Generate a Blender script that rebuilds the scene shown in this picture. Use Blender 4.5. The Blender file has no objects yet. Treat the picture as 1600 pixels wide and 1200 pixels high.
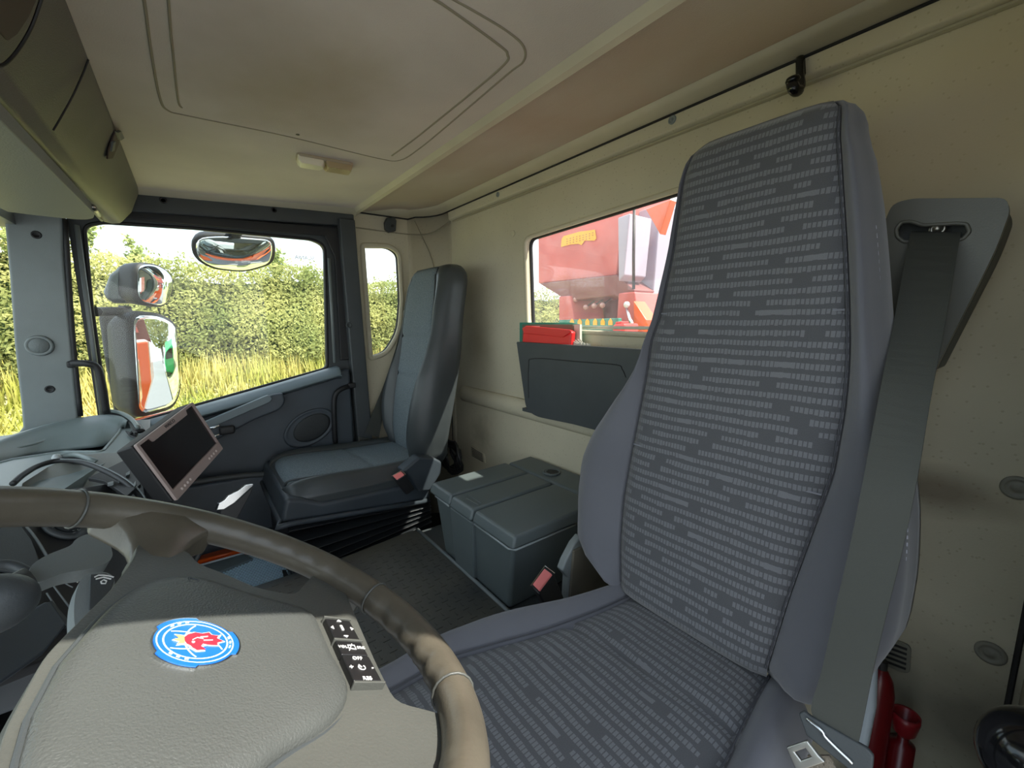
import bpy, bmesh, math, random
from mathutils import Vector, Matrix, noise
random.seed(7)
S = bpy.context.scene
COL = S.collection
V = Vector
# ------------------------------------------------------------------ camera, sky, sun, exposure
FPX = 650.0
YAW, PITCH, ROLL = math.radians(37.4), math.radians(8.55), 0.0069
EYE = V((0.0, 0.0, 1.15))
cF = V((math.cos(PITCH)*math.cos(YAW), -math.cos(PITCH)*math.sin(YAW), -math.sin(PITCH)))
r0 = V((-math.sin(YAW), -math.cos(YAW), 0))
u0 = V((math.sin(PITCH)*math.cos(YAW), -math.sin(PITCH)*math.sin(YAW), math.cos(PITCH)))
cR = (r0 - u0*ROLL).normalized()
cU = (u0 + r0*ROLL).normalized()
cam = bpy.data.cameras.new('camera'); cam.lens = 36.0*FPX/1600.0; cam.sensor_width = 36.0
cam.clip_start = 0.01; cam.clip_end = 500
camo = bpy.data.objects.new('camera', cam); COL.objects.link(camo)
mr = Matrix((cR, cU, -cF)).transposed().to_4x4(); mr.translation = EYE
camo.matrix_world = mr
S.camera = camo

w = bpy.data.worlds.new('World'); S.world = w; w.use_nodes = True
nt = w.node_tree; nt.nodes.clear()
wo = nt.nodes.new('ShaderNodeOutputWorld'); wb = nt.nodes.new('ShaderNodeBackground')
tc = nt.nodes.new('ShaderNodeTexCoord'); sp = nt.nodes.new('ShaderNodeSeparateXYZ')
gr = nt.nodes.new('ShaderNodeValToRGB'); cl = nt.nodes.new('ShaderNodeTexNoise')
mp = nt.nodes.new('ShaderNodeMapping'); cr = nt.nodes.new('ShaderNodeValToRGB'); mx = nt.nodes.new('ShaderNodeMixRGB')
L = nt.links.new
L(tc.outputs['Generated'], sp.inputs[0]); L(sp.outputs['Z'], gr.inputs[0])
gr.color_ramp.elements[0].position = 0.0; gr.color_ramp.elements[0].color = (.70, .84, .90, 1)
gr.color_ramp.elements[1].position = 0.7; gr.color_ramp.elements[1].color = (.30, .50, .78, 1)
L(tc.outputs['Generated'], mp.inputs[0]); mp.inputs['Scale'].default_value = (1, 1, 3)
L(mp.outputs[0], cl.inputs['Vector']); cl.inputs['Scale'].default_value = 2.6; cl.inputs['Detail'].default_value = 6
L(cl.outputs[0], cr.inputs[0]); cr.color_ramp.elements[0].position = .38; cr.color_ramp.elements[1].position = .62
L(cr.outputs[0], mx.inputs[0]); L(gr.outputs[0], mx.inputs[1]); mx.inputs[2].default_value = (1, 1, 1, 1)
L(mx.outputs[0], wb.inputs[0]); wb.inputs[1].default_value = 1.0; L(wb.outputs[0], wo.inputs[0])

SUN_DIR = V((-.55, -.45, 1.0)).normalized()
sun = bpy.data.lights.new('sun', 'SUN'); sun.energy = 4.4; sun.angle = math.radians(.53); sun.color = (1, .95, .86)
suno = bpy.data.objects.new('sun', sun); COL.objects.link(suno)
suno.rotation_euler = SUN_DIR.to_track_quat('Z', 'Y').to_euler()
S.view_settings.view_transform = 'Standard'; S.view_settings.look = 'None'
S.view_settings.gamma = 1; S.view_settings.use_curve_mapping = False
S.view_settings.exposure = 1.35

# a point of a plane of the cab, read from where the photograph sees it
def un(x, y, n, d):
    r = cF*FPX + cR*(x-800) - cU*(y-600)
    return EYE + r*((d - n.dot(EYE))/n.dot(r))
def uX(x, y, v): return un(x, y, V((1, 0, 0)), v)
def uY(x, y, v): return un(x, y, V((0, 1, 0)), v)
def uZ(x, y, v): return un(x, y, V((0, 0, 1)), v)

# ------------------------------------------------------------------ materials
def M(name, col, rough=.6, metal=0, bump=0, bscale=200, var=0, vscale=8, col2=None, spec=.5, bdist=.001, coat=0, detail=3):
    m = bpy.data.materials.new(name); m.use_nodes = True
    t = m.node_tree; b = t.nodes['Principled BSDF']
    b.inputs['Roughness'].default_value = rough; b.inputs['Metallic'].default_value = metal
    b.inputs['Specular IOR Level'].default_value = spec; b.inputs['Coat Weight'].default_value = coat
    b.inputs['Base Color'].default_value = (*col, 1)
    tcn = t.nodes.new('ShaderNodeTexCoord')
    if var or col2:
        n = t.nodes.new('ShaderNodeTexNoise'); n.inputs['Scale'].default_value = vscale; n.inputs['Detail'].default_value = detail+3
        t.links.new(tcn.outputs['Object'], n.inputs['Vector'])
        rp = t.nodes.new('ShaderNodeValToRGB'); t.links.new(n.outputs[0], rp.inputs[0])
        rp.color_ramp.elements[0].position = .35; rp.color_ramp.elements[1].position = .65
        c2 = col2 or tuple(c*(1+var) for c in col); c1 = col if col2 else tuple(c*(1-var) for c in col)
        rp.color_ramp.elements[0].color = (*c1, 1); rp.color_ramp.elements[1].color = (*c2, 1)
        t.links.new(rp.outputs[0], b.inputs['Base Color'])
    if bump:
        n = t.nodes.new('ShaderNodeTexNoise'); n.inputs['Scale'].default_value = bscale; n.inputs['Detail'].default_value = detail
        t.links.new(tcn.outputs['Object'], n.inputs['Vector'])
        bp = t.nodes.new('ShaderNodeBump'); bp.inputs['Strength'].default_value = bump; bp.inputs['Distance'].default_value = bdist
        t.links.new(n.outputs[0], bp.inputs['Height']); t.links.new(bp.outputs[0], b.inputs['Normal'])
    return m
def nodes(m): return m.node_tree, m.node_tree.nodes['Principled BSDF']
def spots(m, dark, scale, thr=.18, base=None, amount=1.0):
    """small flecks of another colour mixed into the base colour"""
    t, b = nodes(m)
    vo = t.nodes.new('ShaderNodeTexVoronoi'); vo.inputs['Scale'].default_value = scale
    tcn = t.nodes.new('ShaderNodeTexCoord'); t.links.new(tcn.outputs['Object'], vo.inputs['Vector'])
    lt = t.nodes.new('ShaderNodeMapRange'); lt.inputs[1].default_value = thr; lt.inputs[2].default_value = thr*.5
    lt.inputs[3].default_value = 0; lt.inputs[4].default_value = amount
    t.links.new(vo.outputs['Distance'], lt.inputs[0])
    mxn = t.nodes.new('ShaderNodeMixRGB'); t.links.new(lt.outputs[0], mxn.inputs[0])
    if b.inputs['Base Color'].is_linked: t.links.new(b.inputs['Base Color'].links[0].from_socket, mxn.inputs[1])
    else: mxn.inputs[1].default_value = b.inputs['Base Color'].default_value
    mxn.inputs[2].default_value = (*dark, 1); t.links.new(mxn.outputs[0], b.inputs['Base Color'])
def stain_or_shade(m, center, radii, col, amount=.6, nscale=12):
    """one stain of its own shape, at a place in the cab; also used for painted shade"""
    t, b = nodes(m)
    g = t.nodes.new('ShaderNodeNewGeometry')
    s = t.nodes.new('ShaderNodeVectorMath'); s.operation = 'SUBTRACT'; s.inputs[1].default_value = center
    t.links.new(g.outputs['Position'], s.inputs[0])
    d = t.nodes.new('ShaderNodeVectorMath'); d.operation = 'DIVIDE'; d.inputs[1].default_value = radii
    t.links.new(s.outputs[0], d.inputs[0])
    l = t.nodes.new('ShaderNodeVectorMath'); l.operation = 'LENGTH'; t.links.new(d.outputs[0], l.inputs[0])
    n = t.nodes.new('ShaderNodeTexNoise'); n.inputs['Scale'].default_value = nscale; n.inputs['Detail'].default_value = 5
    t.links.new(g.outputs['Position'], n.inputs['Vector'])
    ad = t.nodes.new('ShaderNodeMath'); ad.operation = 'ADD'; t.links.new(l.outputs['Value'], ad.inputs[0]); t.links.new(n.outputs[0], ad.inputs[1])
    r = t.nodes.new('ShaderNodeMapRange'); r.inputs[1].default_value = .55; r.inputs[2].default_value = 1.5
    r.inputs[3].default_value = amount; r.inputs[4].default_value = 0; t.links.new(ad.outputs[0], r.inputs[0])
    mxn = t.nodes.new('ShaderNodeMixRGB'); t.links.new(r.outputs[0], mxn.inputs[0])
    if b.inputs['Base Color'].is_linked: t.links.new(b.inputs['Base Color'].links[0].from_socket, mxn.inputs[1])
    else: mxn.inputs[1].default_value = b.inputs['Base Color'].default_value
    mxn.inputs[2].default_value = (*col, 1); t.links.new(mxn.outputs[0], b.inputs['Base Color'])
def glass(name, tint=(.97, 1, .99), gloss=.06, haze=0.0, hcol=(.8, .8, .78), edge=None):
    m = bpy.data.materials.new(name); m.use_nodes = True; t = m.node_tree; t.nodes.clear()
    o = t.nodes.new('ShaderNodeOutputMaterial'); tr = t.nodes.new('ShaderNodeBsdfTransparent'); gl = t.nodes.new('ShaderNodeBsdfGlossy')
    gl.inputs['Roughness'].default_value = .02; tr.inputs[0].default_value = (*tint, 1)
    a = t.nodes.new('ShaderNodeMixShader'); a.inputs[0].default_value = gloss
    t.links.new(tr.outputs[0], a.inputs[1]); t.links.new(gl.outputs[0], a.inputs[2])
    if haze:
        df = t.nodes.new('ShaderNodeBsdfTranslucent'); df.inputs[0].default_value = (*hcol, 1)
        n = t.nodes.new('ShaderNodeTexNoise'); n.inputs['Scale'].default_value = 9; n.inputs['Detail'].default_value = 6; n.inputs['Distortion'].default_value = 1.5
        g = t.nodes.new('ShaderNodeNewGeometry'); t.links.new(g.outputs['Position'], n.inputs['Vector'])
        r = t.nodes.new('ShaderNodeMapRange'); r.inputs[1].default_value = .3; r.inputs[2].default_value = .7; r.inputs[3].default_value = haze*.6; r.inputs[4].default_value = haze*1.4
        t.links.new(n.outputs[0], r.inputs[0])
        c = t.nodes.new('ShaderNodeMixShader'); t.links.new(r.outputs[0], c.inputs[0]); t.links.new(a.outputs[0], c.inputs[1]); t.links.new(df.outputs[0], c.inputs[2]); a = c
    t.links.new(a.outputs[0], o.inputs[0]); return m

def seat_pattern(name, base, dash):
    """woven seat cloth: rows of small upright dashes; the UV map is in metres"""
    m = M(name, base, .95, spec=.15)
    t, b = nodes(m); N = t.nodes.new; K = t.links.new
    def mth(op, a, c=None, d=None):
        n = N('ShaderNodeMath'); n.operation = op
        for i, q in enumerate((a, c, d)):
            if q is None: continue
            if isinstance(q, (int, float)): n.inputs[i].default_value = q
            else: K(q, n.inputs[i])
        return n.outputs[0]
    uv = N('ShaderNodeUVMap'); s = N('ShaderNodeSeparateXYZ'); K(uv.outputs[0], s.inputs[0])
    nz = N('ShaderNodeTexNoise'); nz.inputs['Scale'].default_value = 14; K(uv.outputs[0], nz.inputs['Vector'])
    wob = mth('MULTIPLY', mth('SUBTRACT', nz.outputs[0], .5), .005)
    u = s.outputs['X']; v = mth('ADD', s.outputs['Y'], wob)
    rv = mth('DIVIDE', v, .0158); row = mth('FLOOR', rv); fv = mth('FRACT', rv)
    wr = N('ShaderNodeTexWhiteNoise'); wr.noise_dimensions = '1D'; K(row, wr.inputs['W'])
    cu = mth('ADD', mth('DIVIDE', u, .0058), mth('MULTIPLY', wr.outputs['Value'], 7.3)); colm = mth('FLOOR', cu); fu = mth('FRACT', cu)
    cb = N('ShaderNodeCombineXYZ'); K(row, cb.inputs[0]); K(colm, cb.inputs[1])
    w2 = N('ShaderNodeTexWhiteNoise'); w2.noise_dimensions = '2D'; K(cb.outputs[0], w2.inputs['Vector'])
    c4 = mth('FLOOR', mth('DIVIDE', colm, 4)); cb4 = N('ShaderNodeCombineXYZ'); K(row, cb4.inputs[0]); K(c4, cb4.inputs[1])
    w4 = N('ShaderNodeTexWhiteNoise'); w4.noise_dimensions = '2D'; K(cb4.outputs[0], w4.inputs['Vector'])
    bar = mth('LESS_THAN', w4.outputs['Value'], .045); gap = mth('GREATER_THAN', w4.outputs['Value'], .93)
    h0 = mth('ADD', .10, mth('MULTIPLY', w2.outputs['Value'], .10))
    inv = mth('MULTIPLY', mth('GREATER_THAN', fv, h0), mth('LESS_THAN', fv, mth('SUBTRACT', .75, mth('MULTIPLY', h0, .5))))
    inu = mth('GREATER_THAN', fu, mth('ADD', .16, mth('MULTIPLY', w2.outputs['Value'], .14)))
    inu = mth('MAXIMUM', inu, bar)
    a = mth('MULTIPLY', mth('MULTIPLY', inv, inu), mth('SUBTRACT', 1, gap))
    # weave
    wv = N('ShaderNodeTexNoise'); wv.inputs['Scale'].default_value = 900; wv.inputs['Detail'].default_value = 1; K(uv.outputs[0], wv.inputs['Vector'])
    f = mth('ADD', .75, mth('MULTIPLY', wv.outputs[0], .5))
    mxn = N('ShaderNodeMixRGB'); K(a, mxn.inputs[0]); mxn.inputs[1].default_value = (*base, 1); mxn.inputs[2].default_value = (*dash, 1)
    ml = N('ShaderNodeMixRGB'); ml.blend_type = 'MULTIPLY'; ml.inputs[0].default_value = 1; K(mxn.outputs[0], ml.inputs[1]); K(f, ml.inputs[2])
    K(ml.outputs[0], b.inputs['Base Color'])
    bp = N('ShaderNodeBump'); bp.inputs['Strength'].default_value = .35; bp.inputs['Distance'].default_value = .0008
    K(mth('ADD', mth('MULTIPLY', a, .8), wv.outputs[0]), bp.inputs['Height']); K(bp.outputs[0], b.inputs['Normal'])
    b.inputs['Sheen Weight'].default_value = .25
    return m

m_head = M('headliner_cloth', (.62, .565, .49), .95, bump=.5, bscale=350, var=.07, vscale=3, spec=.1)
stain_or_shade(m_head, (.98, -.22, 1.64), (.30, .22, .3), (.40, .34, .22), .75, 7)
m_headr = M('headliner_rear_cloth', (.50, .40, .30), .95, bump=.5, bscale=350, col2=(.55, .48, .38), vscale=3, spec=.1)
m_trimc = M('cream_trim', (.60, .55, .40), .6, bump=.2, bscale=300, var=.04)
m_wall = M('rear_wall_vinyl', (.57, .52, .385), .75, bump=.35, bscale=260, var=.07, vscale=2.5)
spots(m_wall, (.34, .29, .19), 80, .20, amount=.5)
stain_or_shade(m_wall, (.10, -1.05, .84), (.13, .2, .05), (.16, .12, .08), .75, 9)
stain_or_shade(m_wall, (1.62, -1.05, 1.06), (.14, .2, .16), (.36, .31, .20), .55, 14)
stain_or_shade(m_wall, (1.62, -1.05, .62), (.12, .2, .10), (.24, .21, .15), .6, 22)
stain_or_shade(m_wall, (.05, -1.05, 1.40), (.55, .4, .42), (.46, .35, .19), .6, 4)
stain_or_shade(m_wall, (.0, -1.05, .42), (.35, .3, .22), (.10, .09, .065), .85, 5)  # low corner darkened in the wall colour, standing in for shade
m_grey = M('grey_plastic', (.165, .185, .185), .5, bump=.25, bscale=500, var=.04)
m_apil = M('pillar_plastic', (.20, .225, .225), .55, bump=.3, bscale=500, var=.05)
m_dark = M('dark_plastic', (.050, .057, .060), .5, bump=.25, bscale=500, var=.08)
m_door = M('door_plastic', (.050, .062, .075), .5, bump=.3, bscale=400, var=.10)
m_doorl = M('door_sill_plastic', (.13, .165, .18), .42, bump=.2, bscale=400)
m_black = M('black_rubber', (.012, .012, .013), .55, bump=.2, bscale=200)
m_gloss = M('black_gloss', (.008, .008, .009), .12)
m_cons = M('console_plastic', (.128, .124, .118), .45, bump=.45, bscale=450, var=.06)
m_dash = M('dash_plastic', (.20, .24, .235), .42, bump=.3, bscale=450, var=.04)
m_dasht = M('dash_tray_plastic', (.12, .14, .14), .5, bump=.3, bscale=450, var=.04)
m_seat = seat_pattern('seat_cloth_pattern', (.074, .076, .082), (.138, .142, .154))
m_bol = M('seat_cloth_plain', (.112, .114, .129), .92, bump=.5, bscale=1400, var=.07, vscale=5, spec=.15, bdist=.0006)
nodes(m_bol)[1].inputs['Sheen Weight'].default_value = .3
m_pins = M('passenger_cloth', (.12, .145, .16), .95, bump=.4, bscale=900, col2=(.185, .22, .235), vscale=260, spec=.15)
m_pleath = M('passenger_leather', (.048, .055, .057), .38, bump=.25, bscale=500, var=.08)
m_shell = M('seat_shell', (.040, .050, .060), .45, bump=.2, bscale=400, var=.1)
m_bell = M('bellows_vinyl', (.016, .018, .020), .3, bump=.3, bscale=60)
m_box = M('box_vinyl', (.105, .125, .126), .42, bump=.35, bscale=420, var=.05)
m_mat = M('floor_rubber', (.034, .036, .036), .55, bump=.4, bscale=120, col2=(.075, .07, .055), vscale=4)
m_floor = M('floor_covering', (.03, .032, .032), .8, bump=.3, bscale=100)
m_rim = M('rim_leather', (.080, .070, .052), .36, bump=.25, bscale=220, var=.14, vscale=16)
m_pad = M('airbag_leather', (.070, .075, .071), .42, bump=.6, bscale=620, var=.05, bdist=.0010, detail=1)
m_spk = M('spoke_plastic', (.074, .077, .069), .42, bump=.35, bscale=420, var=.08)
m_btn = M('button_black', (.010, .010, .011), .35)
m_white = M('white_print', (.75, .75, .72), .5)
m_yel = M('yellow_print', (.95, .42, .0), .5)
m_blue = M('badge_blue', (.01, .13, .58), .25, coat=.5)
m_redp = M('badge_red', (.75, .02, .04), .3)
m_gold = M('badge_gold', (.80, .62, .15), .3)
m_chr = M('chrome', (.75, .77, .78), .15, 1)
m_steel = M('worn_steel', (.45, .44, .40), .32, 1, bump=.2, bscale=60)
m_belt = M('belt_webbing', (.052, .055, .047), .75, bump=.6, bscale=1200, bdist=.0006)
m_red = M('red_plastic', (.70, .06, .05), .4)
m_redb = M('buckle_red', (.78, .20, .19), .45)
m_redx = M('red_paint', (.12, .004, .006), .3)
m_pouch = M('red_vinyl_pouch', (.80, .03, .03), .35, bump=.3, bscale=30)
m_orange = M('orange_paint', (.80, .12, .015), .25, coat=.5)
m_blmat = M('ribbed_mat', (.36, .50, .60), .55)
m_guide = M('belt_guide_plastic', (.105, .105, .088), .38, bump=.2, bscale=400)
m_beige = M('beige_webbing', (.36, .28, .17), .8, bump=.4, bscale=300)
m_scr = M('screen_black', (.012, .006, .006), .14)
m_bezel = M('monitor_bezel', (.34, .265, .245), .4)
m_lampw = M('lamp_white', (.80, .76, .58), .35)
m_lamp = M('lamp_ribbed', (.42, .33, .18), .3)
m_mirror = M('mirror_glass', (.82, .86, .86), .01, 1)
m_glass = glass('door_glass', (.97, 1, .99), .018, .008)
m_rglass = glass('rear_glass', (.95, .97, .96), .04, .04, (.85, .80, .80))
m_crane = M('crane_red', (.62, .13, .11), .45, var=.12, vscale=3)
m_craned = M('crane_dark_red', (.22, .07, .06), .5)
m_lilac = M('crane_grey', (.42, .39, .47), .45)
m_green = M('green_panel', (.03, .24, .17), .5)
m_paper = M('paper', (.62, .60, .52), .8)
m_card = M('dark_folder', (.13, .14, .10), .6)
m_grass = M('grass_blades', (.30, .33, .04), .8, col2=(.60, .50, .16), vscale=1.5)
m_ground = M('verge_ground', (.26, .29, .10), .95, col2=(.46, .42, .20), vscale=1.2, bump=.6, bscale=8, bdist=.05)
m_road = M('road_asphalt', (.20, .20, .195), .9, bump=.5, bscale=40, var=.15, vscale=20, bdist=.01)
m_trunk = M('bark', (.12, .09, .06), .9)
def leafmat(name, c1, c2):
    m = M(name, c1, .7, col2=c2, vscale=1.1, spec=.3)
    t, b = nodes(m); b.inputs['Subsurface Weight'].default_value = 0
    o = t.nodes['Material Output']; tl = t.nodes.new('ShaderNodeBsdfTranslucent')
    t.links.new(b.inputs['Base Color'].links[0].from_socket, tl.inputs[0])
    a = t.nodes.new('ShaderNodeMixShader'); a.inputs[0].default_value = .35
    t.links.new(b.outputs[0], a.inputs[1]); t.links.new(tl.outputs[0], a.inputs[2]); t.links.new(a.outputs[0], o.inputs[0])
    return m
m_leaf = leafmat('hedge_leaves', (.17, .21, .055), (.50, .48, .17))
m_leafd = leafmat('tree_leaves', (.18, .25, .07), (.42, .46, .16))
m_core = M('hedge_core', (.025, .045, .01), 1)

# ------------------------------------------------------------------ building helpers
def link(name, me, mat, parent=None, smooth=False):
    o = bpy.data.objects.new(name, me); COL.objects.link(o)
    if mat: me.materials.append(mat)
    if parent: o.parent = parent
    if smooth:
        for p in me.polygons: p.use_smooth = True
    return o
def empty(name, loc=(0, 0, 0)):
    o = bpy.data.objects.new(name, None); COL.objects.link(o); o.location = loc; o.empty_display_size = .05
    return o
class Root:
    """parent placed at the thing's base; children meshes are written in world metres"""
    pass
def thing(name, label, cat, base, group=None):
    o = empty(name, base); o['label'] = label; o['category'] = cat
    if group: o['group'] = group
    return o
def struct(name, base=(0, 0, 0), label=None):
    o = empty(name, base); o['kind'] = 'structure'
    return o
def mesh(name, bm, mat, parent=None, smooth=False, bevel=0, seg=2, sub=0, auto=False, ang=40):
    bmesh.ops.recalc_face_normals(bm, faces=bm.faces[:])
    if parent is not None:
        bmesh.ops.translate(bm, verts=bm.verts[:], vec=-V(parent_world(parent)))
    me = bpy.data.meshes.new(name); bm.to_mesh(me); bm.free()
    o = link(name, me, mat, parent, smooth or auto)
    if bevel:
        b = o.modifiers.new('b', 'BEVEL'); b.width = bevel; b.segments = seg; b.limit_method = 'ANGLE'; b.angle_limit = math.radians(ang)
        b.harden_normals = False
        for p in me.polygons: p.use_smooth = True
        b2 = o.modifiers.new('n', 'WEIGHTED_NORMAL'); b2.keep_sharp = False
    if sub:
        s = o.modifiers.new('s', 'SUBSURF'); s.levels = sub; s.render_levels = sub
    return o
def parent_world(p):
    l = V((0, 0, 0))
    while p is not None:
        l = l + p.location; p = p.parent
    return l
def tag(o, label=None, cat=None, group=None, kind=None):
    if label: o['label'] = label
    if cat: o['category'] = cat
    if group: o['group'] = group
    if kind: o['kind'] = kind
    return o
def bm_hull8(bm, a, b):
    """a, b: two quads (lists of 4 points) joined into a hexahedron"""
    va = [bm.verts.new(p) for p in a]; vb = [bm.verts.new(p) for p in b]
    n = len(a)
    bm.faces.new(va); bm.faces.new(vb[::-1])
    for i in range(n): bm.faces.new((va[i], vb[i], vb[(i+1) % n], va[(i+1) % n]))
    return bm
def bm_prism(pts, vec, bm=None):
    bm = bm or bmesh.new(); vec = V(vec)
    return bm_hull8(bm, [V(p) for p in pts], [V(p)+vec for p in pts])
def bm_box(c, s, bm=None, rz=0, rot=None):
    bm = bm or bmesh.new(); c = V(c); R = rot or Matrix.Rotation(rz, 3, 'Z')
    x, y, z = [q/2 for q in s]
    f = lambda a, b_, d: c + R @ V((a, b_, d))
    return bm_hull8(bm, [f(-x, -y, -z), f(x, -y, -z), f(x, y, -z), f(-x, y, -z)], [f(-x, -y, z), f(x, -y, z), f(x, y, z), f(-x, y, z)])
def smooth_path(pts, n=6, closed=False):
    P = [V(p) for p in pts]; out = []; m = len(P)
    rng = range(m if closed else m-1)
    for i in rng:
        if closed: a, b, c, d = P[(i-1) % m], P[i], P[(i+1) % m], P[(i+2) % m]
        else: a, b, c, d = P[max(i-1, 0)], P[i], P[i+1], P[min(i+2, m-1)]
        for k in range(n):
            t = k/n
            out.append(.5*((2*b) + (c-a)*t + (2*a-5*b+4*c-d)*t*t + (3*b-a-3*c+d)*t**3))
    if not closed: out.append(P[-1])
    return out
def bm_tube(pts, r, seg=10, closed=False, bm=None, smoothn=0, rad=None, flat=1.0, up=None):
    bm = bm or bmesh.new()
    if smoothn: pts = smooth_path(pts, smoothn, closed)
    pts = [V(p) for p in pts]; n = len(pts); rings = []
    prev = None
    for i, p in enumerate(pts):
        if closed: t = pts[(i+1) % n] - pts[i-1]
        else: t = pts[min(i+1, n-1)] - pts[max(i-1, 0)]
        t.normalize()
        if up is not None: a = V(up)
        elif prev is None: a = V((0, 0, 1)) if abs(t.z) < .9 else V((1, 0, 0))
        else: a = prev
        b = t.cross(a).normalized(); a = b.cross(t).normalized(); prev = a
        rr = rad(i/(n-1)) if rad else r
        rings.append([bm.verts.new(p + (a*math.cos(q)*flat + b*math.sin(q))*rr) for q in [2*math.pi*k/seg for k in range(seg)]])
    m = n if closed else n-1
    for i in range(m):
        A, B = rings[i], rings[(i+1) % n]
        for k in range(seg): bm.faces.new((A[k], A[(k+1) % seg], B[(k+1) % seg], B[k]))
    if not closed: bm.faces.new(rings[0][::-1]); bm.faces.new(rings[-1])
    return bm
def bm_loft(rings, cap=True, closed=True, bm=None):
    bm = bm or bmesh.new()
    R = [[bm.verts.new(p) for p in r] for r in rings]; n = len(R[0])
    for i in range(len(R)-1):
        for k in range(n if closed else n-1):
            bm.faces.new((R[i][k], R[i][(k+1) % n], R[i+1][(k+1) % n], R[i+1][k]))
    if cap and closed: bm.faces.new(R[0][::-1]); bm.faces.new(R[-1])
    return bm
def bm_disc(c, ax, r, h, seg=24, bm=None, r2=None):
    """a short cylinder or cone from c along ax"""
    bm = bm or bmesh.new(); ax = V(ax).normalized(); c = V(c)
    a = ax.orthogonal().normalized(); b = ax.cross(a); r2 = r if r2 is None else r2
    ring = lambda o, rr: [o + (a*math.cos(2*math.pi*k/seg)+b*math.sin(2*math.pi*k/seg))*rr for k in range(seg)]
    return bm_loft([ring(c, r), ring(c+ax*h, r2)], bm=bm)
def bm_lathe(c, ax, prof, seg=28, bm=None):
    bm = bm or bmesh.new(); ax = V(ax).normalized(); c = V(c); a = ax.orthogonal().normalized(); b = ax.cross(a)
    return bm_loft([[c + ax*h + (a*math.cos(2*math.pi*k/seg)+b*math.sin(2*math.pi*k/seg))*max(r, 1e-5) for k in range(seg)] for r, h in prof], bm=bm)
def rrect(x0, y0, x1, y1, r, n=5):
    out = []
    for cx, cy, a0 in ((x1-r, y1-r, 0), (x0+r, y1-r, 90), (x0+r, y0+r, 180), (x1-r, y0+r, 270)):
        for k in range(n+1):
            a = math.radians(a0 + 90*k/n); out.append((cx+r*math.cos(a), cy+r*math.sin(a)))
    return out
def rpoly(pts, r, n=4):
    """round the corners of a 2D polygon; r may be a list"""
    out = []; m = len(pts)
    for i in range(m):
        p, a, b = V(pts[i]).to_2d() if len(pts[i]) > 2 else V(pts[i]), V(pts[i-1]), V(pts[(i+1) % m])
        rr = r[i] if isinstance(r, (list, tuple)) else r
        if rr <= 0: out.append(tuple(p)); continue
        u = (a-p); v = (b-p); d = min(rr, u.length*.48, v.length*.48)
        A = p+u.normalized()*d; B = p+v.normalized()*d
        for k in range(n+1):
            t = k/n; q = A*(1-t)**2 + p*2*t*(1-t) + B*t*t; out.append(tuple(q))
    return out
def bm_plate(outer, holes, to3, thick):
    """a plate with holes: 2D outlines mapped by to3(a,b,depth)"""
    bm = bmesh.new(); es = []
    for loop in [outer]+holes:
        vs = [bm.verts.new((p[0], p[1], 0)) for p in loop]
        es += [bm.edges.new((vs[i], vs[(i+1) % len(vs)])) for i in range(len(vs))]
    bmesh.ops.triangle_fill(bm, use_beauty=True, use_dissolve=False, edges=es, normal=(0, 0, 1))
    fr = bm.faces[:]
    ex = bmesh.ops.extrude_face_region(bm, geom=fr)
    for v in ex['geom']:
        if isinstance(v, bmesh.types.BMVert): v.co.z = 1
    for v in bm.verts: v.co = V(to3(v.co.x, v.co.y, v.co.z*thick))
    return bm
def onY(y): return lambda a, b, d: (a, y+d, b)       # 2D = (x,z)
def onX(x): return lambda a, b, d: (x+d, a, b)       # 2D = (y,z)
def onZ(z): return lambda a, b, d: (a, b, z+d)
def yz(ps): return [(p.y, p.z) for p in ps]
def xz(ps): return [(p.x, p.z) for p in ps]
def bm_pillow(outline, frame, height, inset_rows, bm=None, base=-.004, c2=None):
    """domed pad over a 2D outline; frame(a,b,h) -> world; inset_rows: (scale, height)"""
    bm = bm or bmesh.new()
    cx = sum(p[0] for p in outline)/len(outline) if c2 is None else c2[0]; cy = sum(p[1] for p in outline)/len(outline) if c2 is None else c2[1]
    rings = [[V(frame(p[0], p[1], base)) for p in outline]]
    for s, h in inset_rows: rings.append([V(frame(cx+(p[0]-cx)*s, cy+(p[1]-cy)*s, h*height)) for p in outline])
    R = [[bm.verts.new(p) for p in r] for r in rings]; n = len(outline)
    for i in range(len(R)-1):
        for k in range(n): bm.faces.new((R[i][k], R[i][(k+1) % n], R[i+1][(k+1) % n], R[i+1][k]))
    c = bm.verts.new(V(frame(cx, cy, inset_rows[-1][1]*height)))
    for k in range(n): bm.faces.new((R[-1][k], R[-1][(k+1) % n], c))
    bm.faces.new(R[0][::-1])
    return bm
def ribbon(edge_pairs, thick=.0016, n=8, bm=None):
    """webbing between two edges given as pairs of points"""
    A = smooth_path([a for a, b in edge_pairs], n); B = smooth_path([b for a, b in edge_pairs], n)
    rings = []
    for i in range(len(A)):
        t = (A[min(i+1, len(A)-1)] - A[max(i-1, 0)]).normalized(); nn = t.cross(B[i]-A[i]).normalized()*thick/2
        rings.append([A[i]+nn, B[i]+nn, B[i]-nn, A[i]-nn])
    return bm_loft(rings, bm=bm)
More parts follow.
